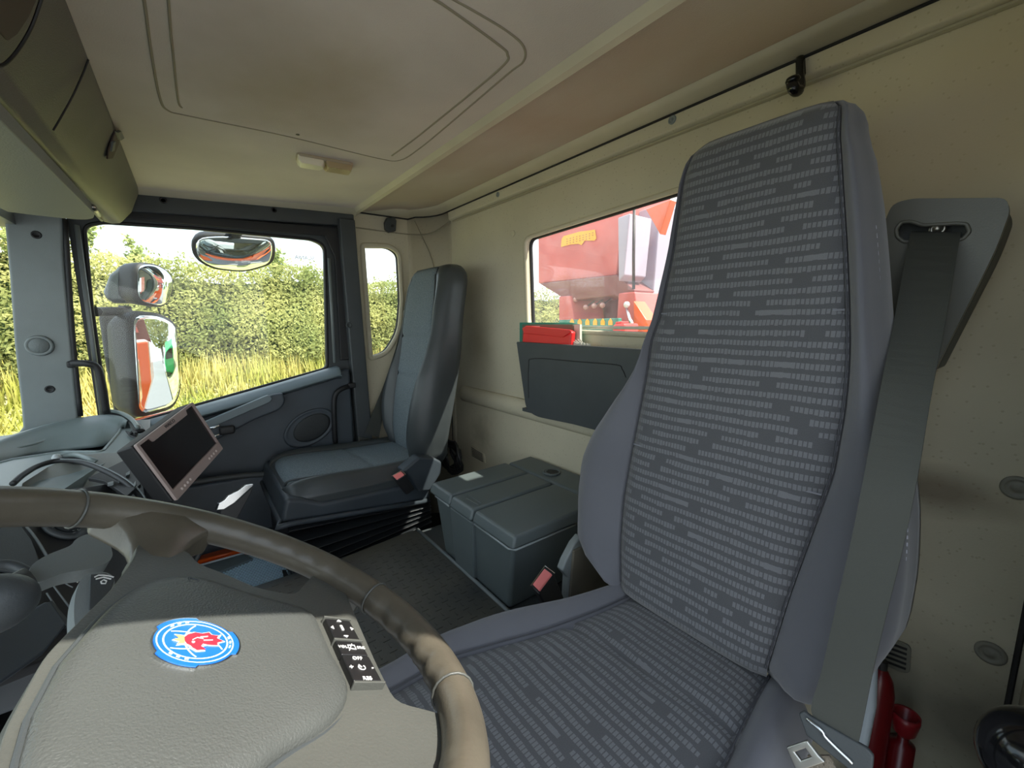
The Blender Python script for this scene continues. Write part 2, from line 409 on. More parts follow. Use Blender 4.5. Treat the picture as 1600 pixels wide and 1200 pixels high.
def text(body, name, frame, size, mat, parent, depth=.0004, align='CENTER'):
    """flat lettering; frame = (origin, right, up)"""
    cu = bpy.data.curves.new(name, 'FONT'); cu.body = body; cu.size = size; cu.extrude = depth; cu.align_x = align; cu.align_y = 'CENTER'
    cu.materials.append(mat)
    tmp = bpy.data.objects.new(name, cu); COL.objects.link(tmp)
    dg = bpy.context.evaluated_depsgraph_get(); dg.update()
    me = bpy.data.meshes.new_from_object(tmp.evaluated_get(dg))
    bpy.data.objects.remove(tmp); bpy.data.curves.remove(cu)
    t = bpy.data.objects.new(name, me); COL.objects.link(t)
    if not me.materials: me.materials.append(mat)
    o, r, u = V(frame[0]), V(frame[1]).normalized(), V(frame[2]); n = r.cross(u).normalized(); u = n.cross(r)
    mt = Matrix((r, u, n)).transposed().to_4x4(); mt.translation = o - (parent_world(parent) if parent else V())
    if parent: t.parent = parent
    t.matrix_local = mt
    return t
# ================================================================== THE CAB (setting)
ceil = struct('ceiling', (1, -.4, 1.62))
CZ = [(.80, 1.57), (.30, 1.587), (.09, 1.600), (-.30, 1.6235), (-.615, 1.6425), (-.632, 1.634), (-.650, 1.634), (-.668, 1.648), (-.80, 1.668), (-.965, 1.686)]
def uC(x, y): return un(x, y, V((0, .0608, 1)), 1.6055)
def cz(y): return 1.6055-.0608*y
def prof_plate(name, prof, x0, x1, th, mat, parent, smooth=True):
    bm = bmesh.new(); r = []
    for x in (x0, x1): r.append([V((x, y, z)) for y, z in prof]+[V((x, y, z+th)) for y, z in prof[::-1]])
    return mesh(name, bm_hull8(bm, r[0], r[1]), mat, parent)
prof_plate('headliner', CZ[:5], .08, 2.06, .04, m_head, ceil)
prof_plate('cross_bead', CZ[4:8], .08, 2.06, .03, m_trimc, ceil)
prof_plate('rear_headliner', CZ[7:], -.02, 2.06, .04, m_headr, ceil)
def groove(pts, r, mat, closed=False):
    P = smooth_path(pts, 6, closed)
    P = [V((p.x, p.y, cz(p.y)-.0005)) for p in P]
    mesh('hatch_bead', bm_tube(P, r, 6, closed, flat=.5, up=(0, 0, 1)), mat, ceil, True)
ho = [uC(x, y) for x, y in [(225, 0), (236, 80), (249, 150), (262, 172), (300, 182), (450, 213), (590, 247), (625, 250), (655, 232), (700, 195), (790, 118), (818, 95), (818, 72), (795, 50), (750, 22), (700, -6), (640, -38)]]
hi = [uC(x, y) for x, y in [(263, 0), (270, 80), (278, 155), (284, 168)]]
hi2 = [uC(x, y) for x, y in [(612, 243), (650, 215), (740, 142), (788, 100), (793, 85), (780, 70), (690, 5), (640, -25)]]
m_bead = M('headliner_bead', (.30, .27, .19), .9)
groove([V((ho[0].x-.5, .012, 0)), V((ho[0].x-.2, .010, 0))]+ho+[V((.45, -.28, 0)), V((.40, -.1, 0))], .0025, m_bead)
groove([V((hi[0].x-.6, -.02, 0))]+hi, .0022, m_bead)
groove(hi2+[V((.55, -.33, 0)), V((.45, -.25, 0))], .0028, m_bead)
mesh('clip_hole', bm_disc(uC(465, 210)+V((0, 0, .001)), (0, 0, -1), .0045, .002, 12), m_black, ceil)
# cream cove between ceiling and walls
cove = struct('trim_1', (1, -1, 1.68))
def covepath(y, z, x, zr, r=.14):
    pts = [(-.02, y, z), (.8, y, z), (x-r, y, z)]
    for k in range(1, 6):
        a = math.radians(90*k/6); pts.append((x-r+r*math.sin(a), y+r-r*math.cos(a), z+(zr-z)*k/9))
    pts += [(x, y+r, zr-.004), (x, -.64, zr-.006)]
    return [V(p) for p in pts]
A = covepath(-.965, 1.688, 1.93, 1.672); B = covepath(-1.002, 1.684, 1.965, 1.664); Cc = covepath(-1.03, 1.674, 1.992, 1.652)
bm = bm_loft([list(q) for q in zip(A, B, Cc, [p+V((.05, -.05, 0)) for p in Cc], [p+V((0, 0, .05)) for p in A])])
mesh('cove', bm, m_trimc, cove, True)
mesh('cove_seam', bm_tube([p+V((.002, -.002, -.002)) for p in Cc], .0035, 6), m_black, cove)
prof = [V((1.925, .10, 1.600)), V((1.925, -.64, 1.646)), V((1.985, -.64, 1.622)), V((1.985, .10, 1.602-.022))]
mesh('side_cove', bm_hull8(bmesh.new(), prof, [p+V((.06, 0, .03)) for p in prof]), m_trimc, cove, bevel=.004)

# rear wall with its window
rear = struct('wall_rear', (1, -1.05, .1))
RW = rpoly([(.56, 1.105), (1.268, 1.118), (1.286, 1.464), (.56, 1.492)], [.04, .04, .035, .04], 5)
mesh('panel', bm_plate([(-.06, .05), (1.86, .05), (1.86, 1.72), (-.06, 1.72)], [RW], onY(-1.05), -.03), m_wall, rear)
# raised upper strip, lower bulge and studs
mesh('fold_groove', bm_tube([V((-.04, -1.046, 1.625)), V((1.82, -1.046, 1.625))], .007, 6, flat=.6), M('wall_fold', (.40, .36, .25), .8), rear)
mesh('upper_ledge', bm_prism([(-.05, -1.05, 1.629), (-.05, -1.035, 1.636), (-.05, -1.032, 1.69), (-.05, -1.05, 1.69)], (1.90, 0, 0)), m_wall, rear, bevel=.004)
bm = bmesh.new()
rg = []
for k in range(41):
    x = .55+1.245*k/40; e = min(1, (1.795-x)/.03 + .02, (x-.55)/.03+.02); e = math.sqrt(max(.02, 1-(1-e)**2))
    rg.append([V((x, -1.052+.030*e*math.sin(math.pi*j/8), .795-.04*e*math.cos(math.pi*j/8)+.004)) for j in range(9)])
bm_loft(rg, bm=bm); mesh('stiffening_bead', bm, m_wall, rear, True)
for x, y, r in ((1590, 762, .017), (1548, 1020, .017), (1056, 190, .011), (783, 305, .010), (698, 683, .009), (802, 365, .012)):
    p = uY(x, y, -1.05)
    if y == 365: mesh('blanking_cap', bm_lathe(p, (0, 1, 0), [(r, 0), (r, .002), (r*.85, .003), (0, .003)]), m_wall, rear, True)
    elif y == 190 or y == 305: mesh('stud', bm_lathe(p+V((0, .016, 0)), (0, 1, 0), [(r, -.01), (r, .002), (r*.7, .004), (r*.66, .002), (r*.3, .002), (r*.28, .005), (0, .005)]), m_apil, rear, True)
    else: mesh('stud', bm_lathe(p, (0, 1, 0), [(r*1.15, 0), (r*1.15, .003), (r*.85, .006), (r*.8, .004), (r*.4, .004), (r*.35, .006), (0, .006)]), M('stud_plastic', (.22, .21, .17), .5), rear, True)
def vent(pts, n, lean):
    P = [uY(x, y, -1.05) for x, y in pts]; g = thing('wall_vent', '', 'vent', P[3]); g['kind'] = 'thing'
    c = sum(P, V())/4
    mesh('vent_frame', bm_plate(rpoly([(c.x+(p.x-c.x)*1.15, c.z+(p.z-c.z)*1.2) for p in P], .012), [], onY(-1.05), .005), M('vent_plastic', (.16, .155, .12), .5), g, bevel=.0015)
    for k in range(n):
        t = (k+.5)/n; a = P[0].lerp(P[3], t); b = P[1].lerp(P[2], t); d = (P[3]-P[0]).length/n*.20
        a = a.lerp(b, .06); b = b.lerp(a, .06)
        mesh('slot', bm_prism([(a.x, -1.046, a.z-d), (b.x, -1.046, b.z-d), (b.x, -1.046, b.z+d), (a.x, -1.046, a.z+d)], (0, .0025, 0)), m_black, g)
    return g
v1 = vent([(737, 697), (756, 709), (758, 723), (738, 712)], 6, 0); bpy.data.objects['vent_frame'].data.materials[0] = m_wall
v1['label'] = 'small slatted vent low on the rear wall beside the cable coil and storage box'
v2 = vent([(1380, 995), (1421, 1010), (1419, 1048), (1372, 1030)], 5, 0); v2['label'] = 'slatted wall vent low behind the driver seat, above the red bottle jack'

# right-hand side: rounded corner and rear side panel with the narrow window
right = struct('wall_right', (2, -.8, .1))
SW = rpoly([uX(x, y, 2.0)[1:] for x, y in [(566, 383), (608, 384), (624, 396), (628, 470), (624, 520), (603, 553), (579, 560)]], [.012, .03, .04, .03, .08, .04, .01], 5)
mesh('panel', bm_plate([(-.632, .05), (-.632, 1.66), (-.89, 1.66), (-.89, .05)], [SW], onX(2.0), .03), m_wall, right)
rg = []
for z in (.05, .9, 1.70):
    rg.append([V((1.85+.15*math.sin(math.radians(9*k)), -.89-.16*math.cos(math.radians(9*k)), z)) for k in range(11)] + [V((1.85+.18*math.sin(math.radians(9*k)), -.89-.19*math.cos(math.radians(9*k)), z)) for k in range(10, -1, -1)])
mesh('rounded_corner', bm_loft(rg), m_wall, right, auto=False)
for p in bpy.data.objects['rounded_corner'].data.polygons: p.use_smooth = abs(p.normal.z) < .5
sm = [uX(648, 345, 1.985), uX(655, 360, 1.985), V((1.965, -.985, 1.50)), V((1.950, -1.0, 1.43)), V((1.945, -1.004, 1.38))]
mesh('panel_seam', bm_tube(sm, .002, 6, smoothn=5), m_bead, right)
mesh('fold_line', bm_tube([V((1.998, -.64, 1.577)), V((1.998, -.89, 1.577)), V((1.955, -.996, 1.588)), V((1.85, -1.047, 1.632))], .003, 6, smoothn=5), m_bead, right)
# reveal of the narrow window
def reveal(outline, to3, w, mat, name, parent, t=.006):
    n = len(outline); cx = sum(p[0] for p in outline)/n; cy = sum(p[1] for p in outline)/n
    P = [V(to3(a, b, 0)) for a, b in outline]
    return mesh(name, bm_tube(P, w, 8, True), mat, parent, True)
reveal(SW, onX(2.0), .012, m_wall, 'window_lip', right)
reveal(RW, onY(-1.05), .008, m_wall, 'window_lip', rear)
win2 = struct('window_2', (2.03, -.75, 1.0))
reveal(SW, onX(2.028), .010, m_black, 'window_seal', win2)
mesh('window_pane', bm_plate(SW, [], onX(2.03), .004), m_glass, win2)
win1 = struct('window_1', (.9, -1.08, 1.1))
reveal(RW, onY(-1.078), .008, m_black, 'window_seal', win1)
mesh('window_pane', bm_plate(RW, [], onY(-1.08), -.004), m_rglass, win1)
m_alu = M('window_channel', (.55, .53, .46), .4, .3)
mesh('window_channel', bm_box((.93, -1.075, 1.128), (.66, .012, .010)), m_alu, win1, bevel=.002)

# left-hand side behind the door opening and above it (cab shell; out of this view)
left = struct('wall_left', (-.04, -.8, .1))
mesh('panel', bm_box((-.05, -.79, .9), (.04, .54, 1.7)), m_wall, left)
mesh('roof_side', bm_box((.07, -.80, 1.76), (.26, .48, .05)), m_wall, left)
mesh('door_header', bm_box((.098, .05, 1.56), (.06, 1.22, .13)), m_dark, left, bevel=.01)
mesh('corner_seam', bm_tube([(-.019, -1.046, .30), (-.019, -1.046, .75)], .004, 6), m_black, left)
mesh('sill', bm_box((-.04, 0, .05), (.08, 1.2, .1)), m_dark, left)

flo = struct('floor', (1, -.2, .1))
mesh('driver_floor', bm_box((.32, -.15, .08), (.70, 1.80, .06)), m_floor, flo)
mesh('passenger_floor', bm_box((1.70, -.15, .08), (.62, 1.80, .06)), m_floor, flo)
tun = struct('trim_2', (1, -.4, .1))
mesh('engine_tunnel', bm_prism([(.64, -1.045, .06), (1.41, -1.045, .06), (1.385, -1.045, .375), (.67, -1.045, .375)], (0, 1.10, 0)), m_dark, tun, bevel=.02, seg=3)
m_matt = m_mat
mt = thing('tunnel_mat', 'black ribbed rubber mat on the engine tunnel between the seats', 'mat', (1, -.3, .376))
mesh('mat_base', bm_plate(rpoly([(.70, -.598), (.70, .04), (1.30, .04), (1.345, -.33), (1.377, -.592)], .03), [], onZ(.376), .012), m_mat, mt, bevel=.004)
bm = bmesh.new()
for i in range(31):
    for j in range(20):
        x = .72+.0205*i; y = -.575+.030*j
        if x > 1.33+.0: continue
        if (i+j) % 2: bm_box((x, y, .3882), (.014, .003, .0018), bm)
        else: bm_box((x, y, .3882), (.003, .018, .0018), bm)
tag(mesh('mat_ribs', bm, m_mat, mt), kind='stuff')
mesh('mat_edge', bm_tube([V((.70, -.598, .388)), V((1.05, -.600, .388)), V((1.365, -.598, .388))], .006, 8), m_grey, mt, True)

# passenger door
door = struct('door_1', (2, -.15, .1))
GL = rpoly([uX(x, y, 2.0)[1:] for x, y in [(131, 352), (160, 347), (300, 356), (490, 374), (508, 384), (512, 575), (300, 635), (215, 660), (170, 672), (160, 600), (143, 480)]], [.04, .01, .0, .03, .05, .02, 0, 0, .02, 0, 0], 5)
FR = [(.285, .05), (.285, 1.60), (-.592, 1.61), (-.60, 1.53), (-.575, .05)]
mesh('door_frame', bm_plate(FR, [GL], onX(2.0), .045), m_dark, door)
mesh('frame_cap', bm_plate([(.275, 1.490), (.275, 1.53), (-.585, 1.565), (-.585, .98), (-.53, .98), (-.535, 1.44), (-.50, 1.522), (-.1, 1.512), (.2, 1.505)], [], onX(1.992), -.012), m_black, door, bevel=.004)
reveal(GL, onX(2.002), .006, m_black, 'window_seal', door)
mesh('window_pane', bm_plate(GL, [], onX(2.03), .005), m_glass, door)
mesh('outer_skin', bm_prism([(2.05, .29, -.05), (2.05, .29, .78), (2.05, -.56, .93), (2.05, -.56, -.05)], (.05, 0, 0)), m_orange, door, bevel=.01)
for a, b in (((.262, 1.47), (.272, .80)), ((-.512, 1.43), (-.505, .97))):
    mesh('seal_strip', bm_tube([(1.985, a[0], a[1]), (1.985, b[0], b[1])], .007, 8), m_grey, door, True)
PAN = [(.27, .10), (.27, .792), (.19, .780), (.02, .815), (-.25, .873), (-.49, .932), (-.56, .94), (-.56, .10)]
mesh('inner_panel', bm_prism([(1.95, a, b) for a, b in PAN], (.045, 0, 0)), m_door, door, bevel=.012, seg=3)
SL = [(.20, .797, .755), (.02, .836, .792), (-.25, .896, .848), (-.50, .955, .905), (-.515, .957, .900)]
bm = bm_loft([[V((1.905, y, lo+.015)), V((1.935, y, hi-.004)), V((1.985, y, hi)), V((1.985, y, lo)), V((1.93, y, lo))] for y, hi, lo in SL])
mesh('door_sill', bm, m_doorl, door, bevel=.006, seg=3)
ar = rpoly([yz([uX(x, y, 1.90)])[0] for x, y in [(300, 672), (425, 616), (442, 613), (446, 627), (437, 640), (400, 654), (318, 698), (300, 705)]], [0, .01, .012, .015, .02, .03, .0, 0], 4)
mesh('armrest', bm_prism([(1.885, a, b) for a, b in ar], (.07, 0, 0)), m_door, door, bevel=.010, seg=3)
ag = rpoly([yz([uX(x, y, 1.88)])[0] for x, y in [(300, 667), (418, 617), (426, 622), (422, 628), (305, 679)]], .006, 3)
mesh('pull_grip', bm_prism([(1.872, a, b) for a, b in ag], (.02, 0, 0)), m_doorl, door, bevel=.005)
for yy in (668, 682):
    a = uX(328, yy+1, 1.86); b = uX(343, yy-3, 1.86)
    mesh('handle_lever', bm_tube([a, (a+b)/2+V((-.006, 0, 0)), b], .0045, 8, smoothn=3), m_chr, door, True)
p0 = uX(355, 672, 1.87); mesh('lever_recess', bm_box(p0, (.018, .05, .032)), m_black, door, bevel=.008)
c = uX(484, 668, 1.95)
fr = lambda a, b, h: (1.95-h, c.y+a, c.z+b)
el = [(math.cos(2*math.pi*k/28)*.105, math.sin(2*math.pi*k/28)*.078+.25*math.cos(2*math.pi*k/28)*-.105) for k in range(28)]
mesh('speaker_surround', bm_pillow(el, fr, 1, [(1, .006), (.93, .010), (.86, .006), (.8, .006)]), m_door, door, True)
el2 = [(a*.72-.008, b*.72) for a, b in el]
mesh('speaker_grille', bm_pillow(el2, fr, 1, [(1, .010), (.9, .012), (.5, .013)]), M('speaker_mesh', (.022, .026, .028), .6, bump=1, bscale=260), door, True)
mesh('door_reflector', bm_disc(uX(435, 836, 1.95), (-1, 0, 0), .016, .006, 16), m_red, door)
mesh('lower_pocket', bm_prism([(1.90, .25, .30), (1.90, .25, .56), (1.90, -.20, .545), (1.90, -.24, .50), (1.90, -.24, .30)], (.055, 0, 0)), m_door, door, bevel=.015, seg=3)
mesh('pocket_ledge', bm_tube([(1.90, .25, .57), (1.895, -.05, .562), (1.90, -.25, .53)], .012, 8, smoothn=3), m_dark, door, True)
# two grab handles on the door edges
def handle(name, pts, label, blk):
    g = thing(name, label, 'grab handle', pts[-1])
    mesh('grip', bm_tube(pts, .011, 10, smoothn=5), m_black, g, True)
    mesh('mount', bm_box(blk[0], blk[1]), m_black, g, bevel=.005)
    return g
handle('grab_handle', [uX(112, 568, 1.93), uX(135, 568, 1.91), uX(152, 575, 1.91), uX(160, 605, 1.91), uX(166, 645, 1.92)], 'black curved grab handle at the front edge of the passenger door by the pillar', (uX(113, 569, 1.94), (.04, .022, .022)))
handle('grab_handle', [uX(548, 603, 1.95), uX(533, 608, 1.93), uX(523, 620, 1.93), uX(522, 650, 1.93), uX(524, 692, 1.94)], 'thin black grab handle at the rear edge of the passenger door near the seat', (uX(549, 602, 1.95), (.03, .034, .024)))

# trims: header, door pillar, windscreen pillar
t3 = struct('trim_3', (1.98, -.2, 1.55))
hp = [uX(x, y, 1.965)[1:] for x, y in [(214, 299), (553, 335), (554, 352), (545, 353), (214, 331)]]
mesh('door_header_trim', bm_plate([(.125, hp[0][1])]+hp[1:4]+[(.125, hp[4][1])], [], onX(1.965), .04), m_dark, t3, bevel=.005)
for x, y in ((255, 313), (428, 328)):
    mesh('screw_plug', bm_lathe(uX(x, y, 1.966), (-1, 0, 0), [(.011, 0), (.011, .003), (.007, .004), (.006, .001), (0, .001)]), m_black, t3, True)
t4 = struct('trim_4', (1.98, -.6, .1))
mesh('door_pillar', bm_prism([(1.945, -.585, .05), (1.945, -.555, 1.60), (1.945, -.622, 1.60), (1.945, -.655, .05)], (.05, 0, 0)), m_dark, t4, bevel=.006)
mesh('pillar_stud', bm_lathe(uX(545, 508, 1.944), (-1, 0, 0), [(.013, 0), (.013, .004), (.008, .005), (.007, .002), (0, .002)]), m_dark, t4, True)
t5 = struct('trim_5', (1.97, .37, .8))
ap = [uX(x, y, 1.96)[1:] for x, y in [(0, 325), (7, 352), (14, 430), (22, 540), (33, 640), (35, 668), (22, 684), (-20, 702), (-20, 720), (128, 690), (122, 646), (112, 540), (99, 400), (98, 325)]]
mesh('windscreen_pillar', bm_prism([(1.96, a, b) for a, b in ap], (.05, 0, 0)), m_apil, t5, bevel=.008, seg=3)
for x, y in ((57, 367), (78, 608)):
    mesh('screw_plug', bm_lathe(uX(x, y, 1.961), (-1, 0, 0), [(.012, 0), (.012, .002), (.008, .003), (.007, .001), (0, .001)]), m_black, t5, True)
mesh('pillar_edge', bm_tube([uX(102, 342, 1.965), uX(113, 520, 1.965), uX(126, 650, 1.965)], .007, 8, smoothn=4), m_black, t5, True)
tw = thing('pillar_speaker', 'small round grey speaker set in the windscreen pillar', 'speaker', uX(62, 540, 1.96))
cc = uX(62, 540, 1.96)
mesh('speaker_ring', bm_lathe(cc, (-1, 0, 0), [(.033, 0), (.031, .008), (.027, .011), (.024, .008), (0, .008)]), m_apil, tw, True)
mesh('speaker_mesh', bm_lathe(cc+V((-.009, 0, 0)), (-1, 0, 0), [(.023, 0), (.022, .002), (0, .003)]), M('tweeter_mesh', (.15, .17, .17), .6, bump=1, bscale=500), tw, True)
# windscreen
ws = struct('window_3', (1, .8, .8))
mesh('windscreen', bm_hull8(bmesh.new(), [V((-.05, .95, .78)), V((2.02, .80, .78)), V((2.02, .50, 1.56)), V((-.05, .62, 1.56))], [V((-.05, .956, .78)), V((2.02, .806, .78)), V((2.02, .506, 1.56)), V((-.05, .626, 1.56))]), m_glass, ws)
mesh('screen_header', bm_box((1.0, .50, 1.515), (2.04, .22, .13)), m_grey, ws)
mesh('lower_bulkhead', bm_box((1.0, .86, .42), (2.06, .05, .72)), m_dark, ws)
mesh('scuttle_side', bm_box((2.0, .60, .42), (.06, .62, .74)), m_dark, ws)

# ================================================================== OUTSIDE
grd = struct('floor_outside', (6, 0, -1.25)); grd.name = 'ground'
def ground_z(x, y):
    return -1.25 + max(0, min(1, (x-3.8)/4.2))*1.55 + .05*noise.noise(V((x*.5, y*.5, 0)))*(1 if x > 3.7 else 0)
bm = bmesh.new(); NX, NY = 40, 60; g = []
for i in range(NX+1):
    x = 3.3+8*i/NX; g.append([bm.verts.new((x, y, ground_z(x, y))) for y in [-22+34*j/NY for j in range(NY+1)]])
for i in range(NX):
    for j in range(NY): bm.faces.new((g[i][j], g[i+1][j], g[i+1][j+1], g[i][j+1]))
mesh('verge', bm, m_ground, grd, True)
mesh('road', bm_box((-8, -4, -1.30), (22.8, 60, .1)), m_road, grd)
mesh('far_field', bm_box((35, -4, -1.30), (60, 90, .1)), m_ground, grd)
# the hedge
def leaves(bm, p, n, size):
    a = V((random.gauss(0, 1), random.gauss(0, 1), random.gauss(0, 1))).normalized()
    nn = (n+a*.8).normalized(); t = nn.orthogonal().normalized(); t = Matrix.Rotation(random.random()*6.28, 3, nn) @ t; b = nn.cross(t)
    s = size*random.uniform(.6, 1.3)
    v = [bm.verts.new(p+t*s), bm.verts.new(p+b*s*.45), bm.verts.new(p-t*s), bm.verts.new(p-b*s*.45)]
    bm.faces.new(v)
hd = thing('hedge', 'tall overgrown green hedge running along the grass verge outside', 'hedge', (9, -2, -.5))
def htop(y): return 2.02+.16*noise.noise(V((y*.9, 3, 0)))+.10*noise.noise(V((y*2.7, 9, 0)))-(.15 if y < -2.2 else 0)+(.30 if y > 1.2 else 0)
def hface(y, z):
    return 8.2+.45*noise.noise(V((y*.7, z*.7, 1)))+.22*noise.noise(V((y*2.1, z*2.1, 5)))+max(0, (z-.9))*.35 - max(0, (-.0-z))*.1
bm = bmesh.new(); g = []
for i in range(71):
    y = -14+24*i/70; row = []
    for j in range(13):
        z = -.6+(htop(y)+.45)*j/12; row.append(bm.verts.new((hface(y, z)+.28, y, z)))
    row.append(bm.verts.new((hface(y, htop(y))+1.5, y, htop(y)-.1))); row.append(bm.verts.new((10.5, y, -.6)))
    g.append(row)
for i in range(70):
    for j in range(14): bm.faces.new((g[i][j], g[i+1][j], g[i+1][j+1], g[i][j+1]))
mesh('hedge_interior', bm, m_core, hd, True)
bm = bmesh.new(); k = 0
while k < 85000:
    y = random.uniform(-12, 8); z = random.uniform(.12, htop(y)+.12)
    if not (-5.6 < y < 4.6) and random.random() < .6: continue
    x = hface(y, z)+random.uniform(-.18, .3); leaves(bm, V((x, y, z)), V((-1, 0, .5)), .031); k += 1
for i in range(420):
    y = random.uniform(-9, 7); h0 = htop(y); hh = random.uniform(.1, .32); q = V((random.uniform(-.3, .3), random.uniform(-.3, .3), 1)).normalized()
    p = V((hface(y, h0)+random.uniform(0, .7), y, h0-.15))
    for j in range(int(hh*60)): leaves(bm, p+q*(hh+.15)*random.random()+V((0, random.gauss(0, .03), 0)), V((-1, 0, .6)), .028)
tag(mesh('hedge_leaves', bm, m_leaf, hd), kind='stuff')
def tree(y, x, top, w, label, n=850, base=1.5, size=.038):
    t = thing('young_tree', label, 'tree', (x, y, -.5)); bm = bm_tube([(x, y, -.5), (x+.05, y+.02, base), (x, y, top-.1)], .03, 6, rad=lambda q: .035*(1-q)+.006)
    ends = []
    for i in range(16):
        z = base+(top-base)*random.uniform(0, .85); a = random.random()*6.28; l = w*random.uniform(.5, 1)*(1-.5*(z-base)/(top-base))
        e = V((x+math.cos(a)*l*.8, y+math.sin(a)*l*.8, z+l*1.1)); bm_tube([(x, y, z), e], .006, 4, bm=bm); ends.append((V((x, y, z)), e))
    mesh('trunk', bm, m_trunk, t); bm = bmesh.new()
    for i in range(n):
        a, b = random.choice(ends); q = a.lerp(b, random.random()); leaves(bm, q+V([random.gauss(0, w*.10) for _ in range(3)]), V((-1, 0, .4)), size)
    tag(mesh('crown', bm, m_leafd, t), kind='stuff')
tree(1.12, 9.0, 2.75, .38, 'sparse young tree sticking up over the hedge above the big mirror')
tree(.62, 9.2, 2.62, .34, 'smaller sapling rising beside the sparse tree above the hedge')
tree(-1.35, 9.0, 2.45, .34, 'feathery sapling above the hedge near the door window corner')
tree(-1.95, 9.3, 2.30, .25, 'low twiggy sapling at the rear upper corner of the door window')
tree(1.75, 9.1, 2.70, .55, 'broad leafy tree over the hedge at the front edge of the door window', 2600)
bm = bmesh.new()
for k in range(26000):
    y = random.uniform(-6.5, 5.5) if k % 4 else random.uniform(-12, 8); x = random.uniform(5.2, 8.5); z = ground_z(x, y); h = random.uniform(.10, .26)*(1.9 if x > 7.4 else 1)
    a = random.random()*3.14; d = V((math.cos(a), math.sin(a), 0))*.007*(1+(x > 7)); tip = V((random.gauss(0, .06), random.gauss(0, .06), h))
    p = V((x, y, z)); bm.faces.new([bm.verts.new(p-d), bm.verts.new(p+d), bm.verts.new(p+tip)])
gg = tag(mesh('verge_grass', bm, m_grass), 'long sunlit yellow-green grass on the verge in front of the hedge', 'grass', kind='stuff')
# house-less distance seen in the mirrors: a few trees and a green van along the road behind
for i, (x, y, h) in enumerate(((8.0, -25, 4.5), (7.0, -19, 3.8), (3.4, -29, 5.5))):
    t = thing('roadside_tree', ['rounded tree behind the truck seen in the mirror', 'smaller tree behind the truck by the hedge end', 'tallest tree far behind the truck'][i], 'tree', (x, y, -1.2))
    mesh('trunk', bm_tube([(x, y, -1.2), (x, y, h*.4)], .14, 7), m_trunk, t); bm = bmesh.new()
    for k in range(2600):
        q = V((random.gauss(0, 1), random.gauss(0, 1), random.gauss(0, 1))).normalized(); leaves(bm, V((x, y, h*.45))+V((q.x*1.5, q.y*1.5, q.z*h*.42))*random.uniform(.75, 1), q, .16)
    tag(mesh('crown', bm, m_leaf, t), kind='stuff')
van = thing('green_van', 'green van parked on the road behind the truck', 'van', (4.3, -18, -1.25))
bm = bm_hull8(bmesh.new(), [V((3.4, -18, -.9)), V((5.3, -18, -.9)), V((5.3, -18, .3)), V((3.4, -18, .3))], [V((3.4, -22, -.9)), V((5.3, -22, -.9)), V((5.2, -22, .9)), V((3.5, -22, .9))])
mesh('van_body', bm, M('van_green', (.02, .30, .08), .4), van, bevel=.15, seg=3)
mesh('van_windscreen', bm_box((4.35, -18.0, .0), (1.5, .06, .4)), m_gloss, van)
for x in (3.55, 5.15):
    for y in (-18.9, -21.2): mesh('wheel', bm_disc((x-.1, y, -.92), (1, 0, 0), .33, .2), m_black, van)

# the crane and its control stand behind the cab
cr_ = thing('loader_crane', 'red hydraulic crane body with yellow warning sticker behind the rear window', 'crane', (1.8, -2.2, -.2))
def prY(pts, y, dy, mat, name, par, bev=.008):
    return mesh(name, bm_prism([uY(a, b, y) for a, b in pts], (0, dy, 0)), mat, par, bevel=bev)
prY([(840, 300), (980, 262), (963, 430), (841, 443)], -2.0, -.45, m_crane, 'tank_housing', cr_)
prY([(842, 443), (962, 429), (992, 453), (980, 472), (960, 462), (890, 470), (875, 463)], -1.97, -.45, m_craned, 'housing_taper', cr_)
prY([(873, 463), (891, 462), (897, 500), (905, 504), (905, 512), (873, 512)], -1.95, -.3, m_crane, 'frame_leg', cr_)
prY([(966, 458), (992, 456), (996, 520), (962, 520)], -1.95, -.3, m_crane, 'frame_leg', cr_)
prY([(888, 470), (968, 462), (968, 525), (888, 525)], -2.28, -.05, m_craned, 'valve_bank', cr_)
prY([(965, 340), (984, 333), (975, 430), (966, 440)], -1.9, -.2, m_lilac, 'grey_column', cr_)
prY([(984, 335), (1032, 318), (1020, 470), (990, 455), (976, 428)], -2.15, -.3, m_lilac, 'column_side', cr_)
prY([(1009, 327), (1048, 312), (1031, 366)], -1.8, -.05, m_orange, 'orange_arm', cr_, .003)
prY([(990, 470), (1010, 500), (1004, 522), (990, 522)], -1.9, -.1, m_orange, 'orange_bracket', cr_, .003)
mesh('hose', bm_tube([uY(991, 325, -1.85), uY(990, 400, -1.85), uY(990, 452, -1.85)], .008, 8), m_black, cr_, True)
mesh('crane_pedestal', bm_box((1.2, -2.5, -.2), (1.0, .7, 1.2)), m_craned, cr_, bevel=.02)
mesh('sun_block_boom', bm_box((-.34, -2.35, 2.32), (1.00, 2.2, .30)), m_orange, cr_, bevel=.03)  # unseen boom, added to cut the sun coming through the rear window
mesh('boom_post', bm_box((-.2, -2.75, 1.1), (.5, .5, 2.6)), m_orange, cr_, bevel=.03)
stk = [uY(x, y, -1.995) for x, y in [(878, 374), (881, 369), (906, 362), (930, 359), (932, 373), (929, 376), (914, 376), (909, 383), (904, 381), (892, 382), (877, 386)]]
mesh('warning_sticker', bm_prism(stk, (0, .003, 0)), m_yel, cr_)
for i in range(9):
    for j in range(3 if i < 8 else 2):
        p = uY(886+i*5, 373.5-i*1.2+j*3.6, -1.991); mesh('sticker_print', bm_box(p, (.011, .001, .004)), M('sticker_ink', (.30, .14, .01), .6) if i+j == 0 else bpy.data.materials['sticker_ink'], cr_)
